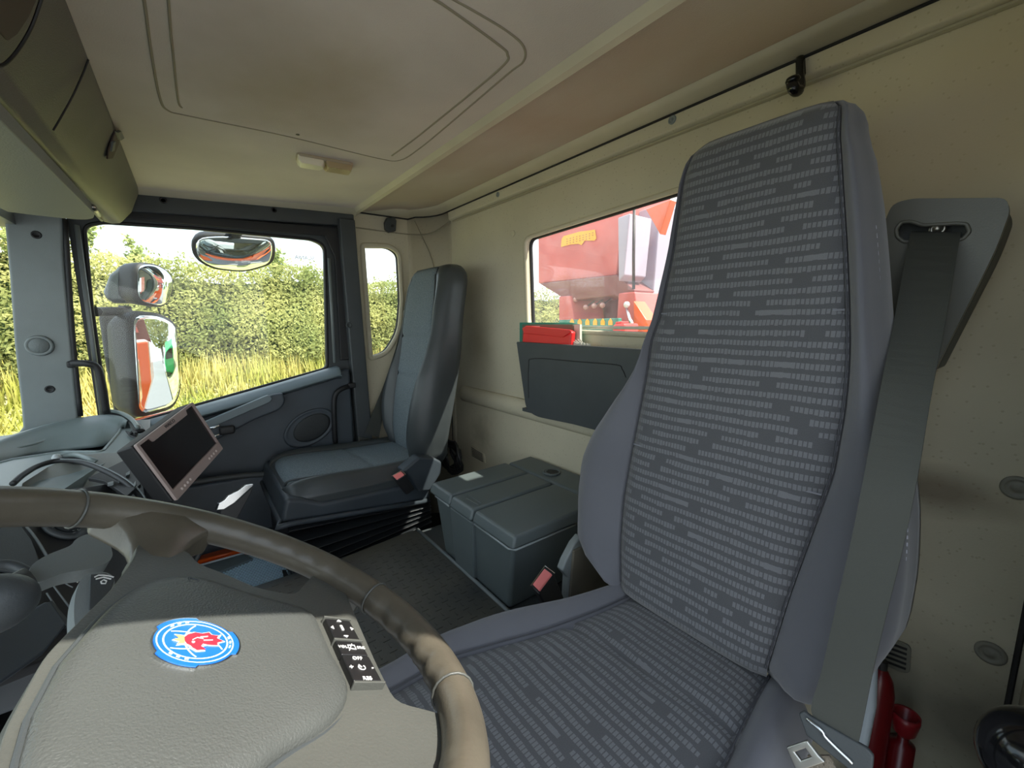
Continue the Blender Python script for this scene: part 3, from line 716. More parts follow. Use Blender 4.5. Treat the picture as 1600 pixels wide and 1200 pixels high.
for i, (x, y, x2, y2) in enumerate(((899, 468, 912, 478), (893, 480, 906, 474), (915, 480, 928, 471), (928, 478, 944, 467), (941, 477, 960, 463), (891, 487, 897, 480))):
    mesh('control_lever', bm_tube([uY(x2, y2, -2.15), uY(x, y, -1.98)], .006, 6), m_black, cr_, True)
    mesh('lever_knob', bm_lathe(uY(x, y, -1.98)+V((0, -.01, 0)), (0, 1, 0), [(.001, -.008), (.014, 0), (.017, .010), (.012, .02), (0, .024)], 12), M('knob_pink', (.55, .30, .26), .3) if i == 0 else bpy.data.materials['knob_pink'], cr_, True)
mesh('silver_lever', bm_tube([uY(977, 475, -1.9), uY(985, 500, -1.87), uY(992, 514, -1.85)], .010, 8, rad=lambda q: .007+.006*q), m_chr, cr_, True)
mesh('lever_knob', bm_lathe(uY(980, 476, -1.88), (0, 1, 0), [(.001, -.01), (.017, 0), (.017, .01), (0, .02)], 12), m_white, cr_, True)
gp = thing('control_panel', 'green control panel with a row of yellow arrows below the crane levers', 'control panel', uY(930, 520, -1.8))
prY([(873, 500), (966, 497), (966, 522), (873, 522)], -1.8, -.03, m_green, 'panel_board', gp, .003)
for i in range(6):
    x = 894+i*12; s = 3.2
    mesh('arrow_mark', bm_prism([uY(a, b, -1.798) for a, b in [(x-s, 508), (x-s, 502), (x, 497.5), (x+s, 502), (x+s, 508)]], (0, .002, 0)), m_yel, gp)
bx = thing('red_jerry_box', 'small bright red box on the deck right of the yellow arrows', 'box', uY(965, 520, -1.7))
prY([(957, 507), (975, 505), (976, 519), (956, 520)], -1.7, -.12, m_red, 'box_body', bx, .01)
prY([(961, 503), (971, 502), (971, 506), (961, 507)], -1.72, -.06, m_red, 'box_cap', bx, .004)
dk = thing('crane_deck', 'pale chequer edge of the deck across the bottom of the rear window', 'deck', (1.5, -1.6, -.5))
prY([(820, 523), (1040, 523), (1040, 560), (820, 560)], -1.62, -.25, M('deck_cream', (.55, .52, .42), .6), 'deck_plate', dk, .005)
bm = bmesh.new()
for i in range(24): bm_box(uY(908+i*4, 520.5, -1.62), (.007, .02, .007), bm)
mesh('deck_teeth', bm, m_white, dk)
bush = thing('bush', 'pale green bush left of the crane in the rear window', 'bush', (4.4, -3.4, -1.25))
bm = bmesh.new()
for k in range(5500):
    q = V((random.gauss(0, 1), random.gauss(0, 1), random.gauss(0, 1))).normalized(); p = V((5.6, -4.7, .10))+V((q.x*1.1, q.y*1.0, q.z*1.32))*random.uniform(.8, 1.05)
    leaves(bm, p, q, .05)
tag(mesh('bush_leaves', bm, m_leaf, bush), kind='stuff')
bm = bmesh.new(); bmesh.ops.create_icosphere(bm, subdivisions=3, radius=1)
for v in bm.verts: v.co = V((5.6+v.co.x*.85, -4.7+v.co.y*.8, .05+v.co.z*1.05))
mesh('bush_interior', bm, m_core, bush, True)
# flank of the truck, seen only in the mirrors
fl = thing('truck_flank', 'orange side of the truck body reflected in the mirrors', 'truck body', (2.1, -3, -.4))
mesh('cab_side', bm_box((2.075, -.84, .15), (.05, .52, 1.6)), m_orange, fl, bevel=.02)
mesh('skirt', bm_box((2.02, -3.4, -.35), (.12, 4.2, .30)), m_orange, fl, bevel=.02)
mesh('rear_body', bm_box((1.2, -4.6, .4), (1.8, 2.6, 1.2)), m_orange, fl, bevel=.03)
for y in (-3.1, -4.5): mesh('wheel', bm_disc((1.82, y, -.78), (1, 0, 0), .47, .25), m_black, fl)

# exterior mirrors on the passenger side
def mirror(name, label, cat, outline, P0, nrm, bulge, depth, back=.0, shrink=.93):
    nrm = V(nrm).normalized(); P0 = V(P0)
    P = [un(x, y, nrm, nrm.dot(P0)) for x, y in outline]
    c = sum(P, V())/len(P); t = nrm.cross(V((0, 0, 1))).normalized(); b = t.cross(nrm)
    o2 = rpoly([((p-c).dot(t), (p-c).dot(b)) for p in P], .05, 4)
    fr = lambda a, d, h: c+t*a+b*d+nrm*h
    g = thing(name, label, cat, c)
    rows = [(1, 0), (1.02, -.02*depth/.1), (.97, -.06*depth/.1), (.85, -.09*depth/.1), (.55, -.115*depth/.1), (.2, -.12*depth/.1)]
    bm = bmesh.new(); rings = [[V(fr(p[0]*s, p[1]*s, h)) for p in o2] for s, h in rows]; bm_loft(rings, bm=bm)
    mesh('housing', bm, m_black, g, True)
    R = 6; rows = [(s, (1-s*s)) for s in (1, .93, .85, .7, .55, .4, .25, .1)]
    mesh('mirror_glass', bm_pillow([(p[0]*shrink, p[1]*shrink) for p in o2], lambda a, d, h: fr(a, d, .003+h), bulge, rows, base=-.002), m_mirror, g, True)
    return g, fr, c
m1, fr1, c1 = mirror('main_mirror', 'large rectangular exterior mirror reflecting the orange truck side and road', 'mirror', [(203, 486), (250, 489), (276, 505), (283, 610), (272, 638), (214, 655)], (2.33, .09, 1), (-.68, -.735, .0), .0035, .14)
hs = [uX(x, y, 2.36) for x, y in [(150, 490), (210, 484), (214, 655), (178, 662), (160, 560)]]
mesh('housing_side', bm_prism(hs, (.10, -.03, 0)), M('mirror_housing', (.014, .015, .0145), .45, bump=.2), m1, bevel=.02, seg=3)
m2, fr2, c2_ = mirror('wide_angle_mirror', 'smaller rounded exterior mirror mounted above the large one', 'mirror', [(212, 409), (248, 413), (270, 430), (270, 458), (257, 481), (212, 474)], (2.33, .11, 1.3), (-.74, -.67, -.05), .016, .13)
hs = [uX(x, y, 2.36) for x, y in [(158, 455), (168, 428), (190, 411), (214, 408), (213, 474), (175, 474), (160, 468)]]
mesh('housing_side', bm_prism(hs, (.10, -.03, 0)), M('mirror_housing_grey', (.045, .055, .058), .25, coat=.4), m2, bevel=.022, seg=3)
mesh('mirror_stem', bm_tube([uX(195, 478, 2.36), uX(196, 492, 2.36)], .02, 8), m_black, m2, True)
mesh('mirror_arm', bm_tube([uX(150, 487, 2.10), uX(158, 487, 2.2), uX(200, 486, 2.36)], .017, 8, smoothn=4), m_black, m1, True)
m3, fr3, c3 = mirror('kerb_mirror', 'wide exterior mirror hanging from the top of the door window', 'mirror', [(299, 369), (345, 366), (428, 373), (431, 395), (425, 413), (382, 426), (330, 420), (303, 404)], (2.30, -.15, 1.45), (-.80, -.05, -.60), .035, .07)
mesh('mirror_bracket', bm_tube([uX(367, 372, 2.30), uX(368, 355, 2.20), uX(368, 345, 2.08)], .026, 10, smoothn=3), m_black, m3, True)
text('SCANIA', 'etched_mark', (uX(476, 403, 2.028), (0, 1, 0), (0, 0, 1)), .022, M('etched_mark', (.35, .42, .44), .6), door)
# ================================================================== SEATS
def interp(tab, z):
    """tab: sorted list of (z, v...)"""
    if z <= tab[0][0]: return list(tab[0][1:])
    for a, b in zip(tab, tab[1:]):
        if z <= b[0]:
            t = (z-a[0])/(b[0]-a[0]); t2 = t
            return [p+(q-p)*t2 for p, q in zip(a[1:], b[1:])]
    return list(tab[-1][1:])
def crom(tab, z):
    """smooth interpolation through the rows"""
    n = len(tab)
    if z <= tab[0][0]: return list(tab[0][1:])
    if z >= tab[-1][0]: return list(tab[-1][1:])
    for i in range(n-1):
        if z <= tab[i+1][0]:
            t = (z-tab[i][0])/(tab[i+1][0]-tab[i][0]); a = tab[max(i-1, 0)]; b = tab[i]; c = tab[i+1]; d = tab[min(i+2, n-1)]
            return [.5*((2*b[k])+(c[k]-a[k])*t+(2*a[k]-5*b[k]+4*c[k]-d[k])*t*t+(3*b[k]-a[k]-3*c[k]+d[k])*t**3) for k in range(1, len(b))]
def csec(pts, n=4):
    return smooth_path([V(p) for p in pts], n, True)
def backrest(root, tab, thick, m_out, m_in, lo, hi, ins_lo, ins_hi, seams, topround=.06, names=('backrest', 'backrest_cloth')):
    """tab rows: z, xa, sa, sb, xb, Y(front of insert), ba, bb (bolster height small-x side / big-x side)"""
    rings = []; N = 34
    zs = [lo+(hi-lo)*k/N for k in range(N+1)]
    def section(z, shrink, dz):
        xa, sa, sb, xb, Y, ba, bb = crom(tab, z); c = (xa+xb)/2
        g = lambda x, y: V((c+(x-c)*shrink[0], (Y-thick/2)+(y-(Y-thick/2))*shrink[1], z+dz))
        p = [g(xa, Y-thick*.45), g(xa+.006, Y-.02+ba*.5), g(xa+(sa-xa)*.45, Y+ba), g(sa-.004, Y+.002), g(sa+.008, Y-.006), g((sa+sb)/2, Y-.008), g(sb-.008, Y-.006), g(sb+.004, Y+.002),
             g(xb-(xb-sb)*.45, Y+bb), g(xb-.006, Y-.02+bb*.5), g(xb, Y-thick*.45), g(xb-.02, Y-thick*.85), g((xa+xb)/2, Y-thick), g(xa+.02, Y-thick*.85)]
        return csec(p, 3)
    for z, s in ((lo, (.90, .55)), (lo, (.96, .80))): rings.append(section(z, s, -.035 if s[0] == .90 else -.018))
    for z in zs: rings.append(section(z, (1, 1), 0))
    for s, d in (((.985, .93), .25), ((.95, .80), .52), ((.88, .62), .76), ((.76, .40), .92), ((.5, .2), 1.0)): rings.append(section(hi, s, topround*d))
    mesh(names[0], bm_loft(rings), m_out, root, True)
    # cloth insert
    bm = bmesh.new(); uvl = bm.loops.layers.uv.new('UVMap'); G = []; NU, NV = 14, 60
    for j in range(NV+1):
        z = ins_lo+(ins_hi-ins_lo)*j/NV; row = []
        over = max(0, z-hi); zz = min(z, hi)
        xa, sa, sb, xb, Y, ba, bb = crom(tab, zz)
        drop = 0
        if over > 0:
            t = min(1, over/topround); drop = thick*.5*(1-math.sqrt(max(0, 1-t*t))); sa += .03*t*t; sb -= .03*t*t
        for i in range(NU+1):
            t = i/NU; e = min(t, 1-t)*NU
            y = Y - .004 + .011*(1-math.exp(-e*1.1)) - drop
            for sz in seams: y -= .007*math.exp(-((z-sz)/.006)**2)
            row.append((bm.verts.new((sa+(sb-sa)*t, y, z)), (sa+(sb-sa)*t, z)))
        G.append(row)
    for j in range(NV):
        for i in range(NU):
            q = [G[j][i], G[j][i+1], G[j+1][i+1], G[j+1][i]]; f = bm.faces.new([a[0] for a in q])
            for lp, a in zip(f.loops, q): lp[uvl].uv = a[1]
    ins = mesh(names[1], bm, m_in, root, True)
    sd = ins.modifiers.new('t', 'SOLIDIFY'); sd.thickness = .006; sd.offset = -1 if False else 1
    return ins
def on_plane(y0, z0, k, off=0):
    n = V((0, 1, k)); return lambda x, y: un(x, y, n, y0+k*z0+off)
# ---- driver seat
ds = thing('driver_chair', 'large grey driver seat with dash-patterned cloth, nearest the camera', 'seat', (.36, -.45, .1))
PL = on_plane(-.64, .61, .167); PF = on_plane(-.64, .61, .167, .025); PB = on_plane(-.64, .61, .167, -.055)
def curve(P, pts): return sorted([(P(x, y).z, P(x, y).x) for x, y in pts])
big = curve(PF, [(960, 912), (918, 898), (897, 868), (887, 820), (887, 765), (893, 715), (908, 680), (937, 634), (985, 570), (1012, 500), (1033, 400), (1047, 300), (1053, 262), (1064, 240)])
sml = curve(PB, [(1290, 1100), (1368, 1045), (1405, 985), (1420, 900), (1425, 800), (1415, 700), (1402, 600), (1392, 500), (1386, 400), (1379, 320), (1366, 240), (1352, 200)])
sbg = curve(PL, [(972, 918), (971, 850), (976, 780), (990, 700), (1012, 590), (1030, 470), (1043, 380), (1054, 300), (1062, 250)])
ssm = curve(PL, [(1192, 1060), (1232, 930), (1268, 830), (1300, 740), (1318, 640), (1325, 560), (1324, 470), (1320, 380), (1314, 290), (1309, 200)])
rows = []
for k in range(25):
    z = .63+(1.455-.63)*k/24
    B, A_, SB, SA = interp(big, z)[0], interp(sml, z)[0], interp(sbg, z)[0], interp(ssm, z)[0]
    SB = min(SB, B-.012); t = min(1, (z-.63)/.825)
    rows.append((z, A_, SA, SB, B, -.64-.167*(z-.61), .030*(1-t)**.6+.004, .034*(1-t)**.7+.002))
insd = backrest(ds, rows, .12, m_bol, m_seat, .635, 1.430, .615, 1.470, [1.163, .905], .052)
for z in (1.163, .905):
    r = crom(rows, z); mesh('cross_seam', bm_tube([(r[1]+.002, r[4]+.0045, z), ((r[1]+r[2])/2, r[4]+.0065, z-.003), (r[2]-.002, r[4]+.0045, z)], .0016, 6, smoothn=5), M('seam_thread', (.16, .165, .19), .8) if z > 1 else bpy.data.materials['seam_thread'], ds)
for s in (1, 2):
    mesh('piping', bm_tube([(r[s+1], r[5]+.0045, r[0]) for r in rows], .0011, 6, smoothn=2), M('seat_piping', (.045, .047, .055), .8) if s == 1 else bpy.data.materials['seat_piping'], ds)
st = M('white_stitch', (.40, .41, .48), .8); bm = bmesh.new()
for side in (0,):
    pr = [V((r[1]+.008, r[5]-.030, r[0])) for r in rows if .72 < r[0] < 1.30]; pr = smooth_path(pr, 6)
    for i in range(0, len(pr)-1, 2): bm_tube([pr[i]+V((-.004, .006, 0)), pr[i+1]+V((-.004, .006, 0))], .0013, 4, bm=bm)
PS = on_plane(-.64, .61, .167, -.030)
pr = smooth_path([PS(x, y) for x, y in [(1414, 770), (1417, 820), (1415, 870), (1406, 920), (1392, 968), (1374, 1010)]], 9)
for i in range(0, len(pr)-1, 2): bm_tube([pr[i], pr[i+1]], .0012, 4, bm=bm)
mesh('stitching', bm, st, ds)
# cushion: sections across X, running along -Y..front
def cushion(root, tab, m_out, m_in, y0, y1, ylo, yhi, seams, names, bottom):
    """tab rows: y, xa, sa, sb, xb, Ztop, ha, hb"""
    rings = []; N = 24
    def sec(y, sh, dy):
        xa, sa, sb, xb, Z, ha, hb = crom(tab, y); c = (xa+xb)/2; zb = bottom
        zm = (Z+zb)/2
        g = lambda x, z: V((c+(x-c)*sh[0], y+dy, zm+(z-zm)*sh[1]))
        return csec([g(xa, zb+.05), g(xa+.003, Z-.035), g(xa+(sa-xa)*.5, Z+ha), g(sa-.004, Z+.003), g(sa+.01, Z-.006), g((sa+sb)/2, Z-.008), g(sb-.01, Z-.006), g(sb+.004, Z+.003), g(xb-(xb-sb)*.5, Z+hb), g(xb-.003, Z-.035), g(xb, zb+.05), g(xb-.02, zb), g(c, zb-.002), g(xa+.02, zb)], 3)
    rings.append(sec(y0, (.93, .8), -.02)); rings.append(sec(y0, (.98, .93), -.012))
    for k in range(N+1): rings.append(sec(y0+(y1-y0)*k/N, (1, 1), 0))
    for s, d in (((.985, .93), .02), ((.95, .80), .038), ((.88, .6), .05), ((.7, .3), .058)): rings.append(sec(y1, s, d))
    mesh(names[0], bm_loft(rings), m_out, root, True)
    bm = bmesh.new(); uvl = bm.loops.layers.uv.new('UVMap'); G = []; NU, NV = 14, 40
    for j in range(NV+1):
        y = ylo+(yhi-ylo)*j/NV; row = []; yy = min(y, y1); over = max(0, y-y1)
        xa, sa, sb, xb, Z, ha, hb = crom(tab, yy); drop = (over/.055)**2*.05
        for i in range(NU+1):
            t = i/NU; e = min(t, 1-t)*NU; z = Z-.003+.012*(1-math.exp(-e))-drop
            for s in seams: z -= .007*math.exp(-((y-s-.03*(t-.5))/.007)**2)
            row.append((bm.verts.new((sa+(sb-sa)*t, y, z)), (sa+(sb-sa)*t, y+5)))
        G.append(row)
    for j in range(NV):
        for i in range(NU):
            q = [G[j][i], G[j][i+1], G[j+1][i+1], G[j+1][i]]; f = bm.faces.new([a[0] for a in q])
            for lp, a in zip(f.loops, q): lp[uvl].uv = a[1]
    ins = mesh(names[1], bm, m_in, root, True)
    return ins
ct = []
CE = sorted([(uZ(x, y, .61).y, uZ(x, y, .61).x) for x, y in [(985, 903), (935, 915), (870, 930), (790, 938), (735, 955), (690, 980), (645, 1005), (610, 1032)]])
CS = sorted([(uZ(x, y, .60).y, uZ(x, y, .60).x) for x, y in [(985, 935), (930, 960), (850, 990), (775, 1010), (700, 1035), (640, 1075)]])
CR = sorted([(uZ(x, y, .60).y, uZ(x, y, .60).x) for x, y in [(1196, 1066), (1178, 1100), (1150, 1160), (1130, 1200)]])
for k in range(13):
    y = -.66+.56*k/12
    xb = interp(CE, y)[0] + (0 if y > -.6 else .0); sb = interp(CS, y)[0]; sa = interp(CR, y)[0]
    ct.append((y, sa-.062, sa, min(sb, xb-.035), xb+.008, .600+.01*max(0, (y+.35)/.25), .014, .022))
cushion(ds, ct, m_bol, m_seat, -.66, -.16, -.665, -.11, [-.515], ('seat_cushion', 'cushion_cloth'), .49)
for s in (1, 2):
    mesh('piping', bm_tube([(r[s+1], r[0], r[5]+.006) for r in ct if r[0] < -.12], .0012, 6, smoothn=2), bpy.data.materials['seat_piping'], ds)
mesh('seat_base', bm_box((.37, -.40, .40), (.36, .46, .18)), m_shell, ds, bevel=.02)
bm = bmesh.new()
for k in range(6):
    s = .40-.012*(k % 2)*2; bm_box((.37, -.40, .13+.034*k), (s, .46-.02*(k % 2), .030), bm)
mesh('bellows', bm, m_bell, ds, bevel=.006)
mesh('side_shield', bm_prism([uX(x, y, .64) for x, y in [(899, 832), (888, 845), (874, 872), (869, 886), (878, 896), (876, 940), (886, 940), (890, 900), (893, 872), (901, 855)]], (-.02, 0, 0)), m_grey, ds, bevel=.004, seg=3)
mesh('inner_cover', bm_prism([uX(x, y, .625) for x, y in [(892, 858), (904, 852), (950, 915), (930, 950), (884, 950), (888, 905)]], (-.01, 0, 0)), M('dirty_plastic', (.11, .10, .075), .8, bump=.5, bscale=60, var=.2), ds, bevel=.003)
mesh('beige_strap', bm_prism([uX(x, y, .632) for x, y in [(893, 908), (898, 902), (925, 892), (938, 904), (918, 912), (900, 918)]], (-.006, 0, 0)), m_beige, ds, bevel=.002)
mesh('cover_edge', bm_tube([uX(x, y, .642) for x, y in [(900, 852), (894, 872), (892, 900), (884, 925)]], .0035, 8, smoothn=4), M('worn_edge', (.16, .14, .11), .7, bump=.8, bscale=80), ds, True)

# seat belt buckle on the inner side of the driver seat
def buckle(name, label, top4, off, mat_b, par_label=None):
    g = thing(name, label, 'seat belt buckle', sum(top4, V())/4+V(off))
    c = sum(top4, V())/4
    mesh('buckle_body', bm_hull8(bmesh.new(), [c+(p-c)*1.22 for p in top4], [c+(p-c)*1.15+V(off) for p in top4]), m_black, g, bevel=.005, seg=3)
    mesh('release_button', bm_hull8(bmesh.new(), [p-V(off).normalized()*.003 for p in top4], [p+V(off).normalized()*.004 for p in top4]), m_redb, g, bevel=.002)
    mesh('buckle_rim', bm_tube([c+(p-c)*1.24-V(off).normalized()*.001 for p in top4[:2]][::-1]+[c+(top4[3]-c)*1.24], .0018, 6), m_chr, g)
    return g
bp = on_plane(-.53, .60, -.8)
bq = [uX(x, y, X) for (x, y), X in zip([(851, 889), (863, 898), (843, 924), (833, 914)], (.640, .622, .600, .618))]
buckle('belt_buckle', 'black seat belt buckle with red button between the driver seat and the storage box', bq, (.0, -.035, -.075), m_redb)

# ---- passenger seat
ps = thing('passenger_chair', 'charcoal passenger seat with black leather bolsters beside the far door', 'seat', (1.72, -.5, .1))
pr = [(.60, 1.50, 1.635, 1.80, 1.86, -.705, .045, .02), (.68, 1.485, 1.625, 1.825, 1.905, -.705, .060, .035), (.80, 1.475, 1.60, 1.845, 1.935, -.725, .070, .045), (.92, 1.475, 1.575, 1.855, 1.915, -.75, .065, .035),
      (1.03, 1.485, 1.56, 1.862, 1.895, -.775, .045, .015), (1.12, 1.495, 1.563, 1.868, 1.885, -.79, .028, .006), (1.22, 1.502, 1.580, 1.865, 1.88, -.808, .022, .005), (1.31, 1.505, 1.595, 1.855, 1.872, -.825, .014, .004), (1.345, 1.515, 1.605, 1.83, 1.855, -.832, .008, .003)]
backrest(ps, pr, .13, m_pleath, m_pins, .60, 1.34, .59, 1.375, [1.09, .915], .05)
for s in (1, 2):
    P = [crom(pr, .60+.745*k/20) for k in range(21)]
    mesh('piping', bm_tube([(r[s], r[4]+.003, .60+.745*k/20) for k, r in enumerate(P)], .004, 6, smoothn=2), m_pleath, ps, True)
pc = [(-.70, 1.475, 1.53, 1.84, 1.93, .600, .010, .012), (-.50, 1.470, 1.53, 1.86, 1.94, .600, .014, .014), (-.30, 1.470, 1.53, 1.87, 1.94, .612, .012, .012), (-.22, 1.475, 1.545, 1.86, 1.935, .612, .004, .004)]
cushion(ps, pc, m_pleath, m_pins, -.70, -.25, -.69, -.198, [-.50], ('seat_cushion', 'cushion_cloth'), .505)
mesh('piping', bm_tube([(r[2], r[0], r[5]+.004) for r in pc]+[(1.56, -.205, .595)], .004, 6, smoothn=5), m_pleath, ps, True)
mesh('seat_pan', bm_prism([(1.455, -.70, .445), (1.455, -.70, .525), (1.455, -.60, .53), (1.455, -.30, .545), (1.455, -.24, .575), (1.455, -.19, .590), (1.455, -.17, .51)], (.48, 0, 0)), m_shell, ps, bevel=.014, seg=3)
mesh('pan_rim', bm_tube([(1.452, -.69, .447), (1.452, -.20, .503), (1.47, -.172, .51), (1.9, -.172, .51)], .010, 8, smoothn=2), m_shell, ps, True)
def fold(z0, z1, ins, name='bellows_fold', lift=0):
    P = lambda i, za, zb: [V((1.46+i, -.70, za)), V((1.46+i, -.19, zb)), V((1.93-i, -.19, zb)), V((1.93-i, -.70, za))]
    return mesh(name, bm_loft([P(ins, z0[0], z0[1]), P(ins*.0-.012, (z0[0]+z1[0])/2, (z0[1]+z1[1])/2), P(ins, z1[0], z1[1])]), m_bell, ps, bevel=.003)
fold((.428, .458), (.442, .500), .02)
fold((.412, .410), (.428, .455), .030)
fold((.398, .372), (.412, .408), .022)
fold((.384, .338), (.398, .370), .026)
fold((.366, .300), (.384, .336), .022)
fold((.340, .262), (.366, .298), .024)
fold((.300, .220), (.340, .260), .024)
mesh('seat_plinth', bm_box((1.69, -.45, .15), (.44, .50, .10)), m_black, ps, bevel=.01)
sh = [uX(x, y, 1.42) for x, y in [(655, 714), (680, 716), (691, 722), (690, 740), (672, 768), (654, 769), (640, 745), (628, 737)]]
mesh('recliner_cover', bm_prism(sh, (.06, 0, 0)), m_shell, ps, bevel=.010, seg=3)
pb = [uX(x, y, X) for (x, y), X in zip([(627, 737), (632, 742), (620, 750), (614, 744)], (1.395, 1.38, 1.38, 1.395))]
buckle('belt_buckle', 'black seat belt buckle with red button beside the passenger seat cushion', pb, (.01, -.04, -.07), m_redb)
# passenger belt
pbt = thing('passenger_seat_belt', 'dark belt webbing running down beside the passenger backrest to a metal clasp', 'seat belt', uX(600, 610, 1.95))
ep = [(uX(a, b, X), uX(c, d, X)) for (a, b), (c, d), X in [((631, 494), (638, 497), 1.93), ((618, 545), (632, 552), 1.945), ((600, 600), (617, 606), 1.945), ((584, 640), (600, 646), 1.945), ((570, 677), (592, 684), 1.94)]]
mesh('webbing', ribbon(ep, .002), m_belt, pbt)
mesh('belt_guide', bm_prism([uX(x, y, 1.93) for x, y in [(632, 486), (638, 485), (640, 505), (633, 508)]], (.02, 0, 0)), m_guide, pbt, bevel=.003)
mesh('clasp', bm_prism([uX(x, y, 1.92) for x, y in [(560, 682), (585, 687), (582, 694), (574, 697), (573, 703), (557, 699), (561, 690)]], (.012, 0, 0)), m_steel, pbt, bevel=.002)
mesh('lower_strap', ribbon([(uX(574, 694, 1.93), uX(590, 690, 1.93)), (uX(582, 708, 1.93), uX(597, 704, 1.93))], .002), m_beige, pbt)

# ---- driver belt with its guide
gd = thing('belt_guide_plate', 'triangular grey-green belt guide on the rear wall right of the driver seat', 'belt guide', uY(1480, 400, -.95))
G = rpoly(xz([uY(x, y, -.93) for x, y in [(1380, 352), (1394, 318), (1425, 310), (1573, 309), (1578, 330), (1556, 390), (1474, 552), (1455, 590), (1388, 560), (1382, 430)]]), [.01, .015, .01, .012, .008, .03, .006, .01, .03, .02], 4)
HL = rpoly(xz([uY(x, y, -.93) for x, y in [(1400, 358), (1408, 347), (1424, 346), (1442, 352), (1495, 349), (1510, 350), (1515, 362), (1504, 374), (1412, 378), (1402, 370)]]), .003, 3)
mesh('guide_plate', bm_plate(G, [HL], onY(-.93), -.018), m_guide, gd, bevel=.006, seg=3)
G2 = [((sum(p[0] for p in G)/len(G))+(q[0]-(sum(p[0] for p in G)/len(G)))*.97, (sum(p[1] for p in G)/len(G))+(q[1]-(sum(p[1] for p in G)/len(G)))*.97) for q in G]
mesh('guide_body', bm_plate(G2, [], onY(-.972), -.075), m_dark, gd, bevel=.006)
mesh('slot_lip', bm_tube([V((a, -.930, b)) for a, b in HL], .0028, 8, True), m_guide, gd, True)
mesh('bolt', bm_lathe(uY(1466, 358, -.95), (0, 1, 0), [(.010, 0), (.010, .005), (.006, .006), (.005, .003), (0, .003)]), m_steel, gd, True)
dbt = thing('driver_seat_belt', 'wide grey belt webbing hanging from the wall guide over the driver seat edge', 'seat belt', (.12, -.56, .62))
ed = [((1424, 362), (1502, 364), -.945), ((1419, 380), (1499, 378), -.915), ((1396, 508), (1478, 500), -.78), ((1375, 612), (1455, 620), -.68), ((1350, 745), (1434, 745), -.615), ((1330, 845), (1413, 848), -.60), ((1306, 950), (1389, 945), -.585), ((1285, 1045), (1365, 1045), -.57), ((1268, 1103), (1345, 1145), -.56), ((1275, 1125), (1336, 1178), -.56)]
mesh('webbing', ribbon([(uY(*a, Y), uY(*b, Y)) for a, b, Y in ed], .0022), m_belt, dbt)
Pq = on_plane(-.55, .64, .35)
mesh('clasp_bar', bm_prism([Pq(x, y) for x, y in [(1250, 1112), (1258, 1108), (1268, 1116), (1356, 1165), (1367, 1178), (1365, 1200), (1350, 1206), (1330, 1200), (1262, 1146)]], (0, .006, .001)), m_dark, dbt, bevel=.002)
mesh('clasp_slider', bm_tube([Pq(x, y)+V((0, .008, 0)) for x, y in [(1264, 1117), (1288, 1136), (1292, 1144), (1312, 1164), (1336, 1186)]], .0022, 6, smoothn=3), m_chr, dbt, True)
to = [Pq(x, y) for x, y in [(1236, 1156), (1268, 1145), (1286, 1168), (1296, 1178), (1262, 1190), (1250, 1188)]]
ti = [Pq(x, y) for x, y in [(1249, 1163), (1266, 1157), (1275, 1170), (1259, 1176)]]
fr = lambda p: (p.x, p.z)
mesh('metal_tongue', bm_plate([fr(p) for p in to], [[fr(p) for p in ti]], lambda a, b, d: (a, -.55+.35*(.64-b)+.012+d, b), .004), m_steel, dbt, bevel=.0012)
mesh('lap_strap', ribbon([(uY(1262, 1180, -.55), uY(1296, 1180, -.55)), (uY(1270, 1225, -.55), uY(1312, 1215, -.55))], .003), M('furry_strap', (.20, .17, .13), .9, bump=1, bscale=300, bdist=.003), dbt)

# ================================================================== STORAGE BOX
bxo = thing('storage_box', 'dark green-grey vinyl lidded storage box on the tunnel against the rear wall', 'storage box', (1.0, -.82, .39))
LZ = .615
def bm_taper(x0, x1, y0, y1, z0, z1, tx=.03, ty=.02):
    return bm_hull8(bmesh.new(), [V((x0+tx, y0, z0)), V((x1-tx, y0, z0)), V((x1-tx, y1-ty, z0)), V((x0+tx, y1-ty, z0))], [V((x0, y0, z1)), V((x1, y0, z1)), V((x1, y1, z1)), V((x0, y1, z1))])
mesh('box_body', bm_taper(.785, 1.215, -1.03, -.600, .376, .578, .035, .012), m_box, bxo, bevel=.012, seg=3)
mesh('box_rib', bm_taper(.965, 1.10, -.63, -.592, .39, .575, .012, .006), m_box, bxo, bevel=.005)
def lid(x0, x1, y0, y1, nm):
    return mesh(nm, bm_hull8(bmesh.new(), [V((x0, y0, .582)), V((x1, y0, .582)), V((x1, y1, .582)), V((x0, y1, .582))], [V((x0+.004, y0, LZ+.004)), V((x1-.004, y0, LZ+.004)), V((x1-.004, y1-.012, LZ)), V((x0+.004, y1-.012, LZ))]), m_box, bxo, bevel=.008, seg=3)
lid(1.095, 1.232, -.905, -.585, 'lid_panel'); lid(.966, 1.092, -.905, -.583, 'lid_panel'); lid(.768, .963, -.905, -.585, 'lid_panel')
lid(.768, 1.232, -1.03, -.910, 'rear_lid')
mesh('lid_trim', bm_tube([(1.20, -.594, .577), (1.105, -.592, .577)], .003, 6), M('trim_shine', (.30, .33, .33), .3), bxo, True)
mesh('lid_trim', bm_tube([(.955, -.592, .577), (.79, -.590, .577), (.775, -.60, .577), (.775, -.9, .577)], .003, 6), bpy.data.materials['trim_shine'], bxo, True)
cup = uZ(862, 738, LZ+.004)
mesh('cup_rim', bm_lathe(cup, (0, 0, 1), [(.030, -.004), (.032, .003), (.029, .005), (.026, .003), (.025, -.001)]), m_box, bxo, True)
mesh('cup_holder', bm_disc(cup+V((0, 0, .0006)), (0, 0, 1), .0255, .001), m_black, bxo)
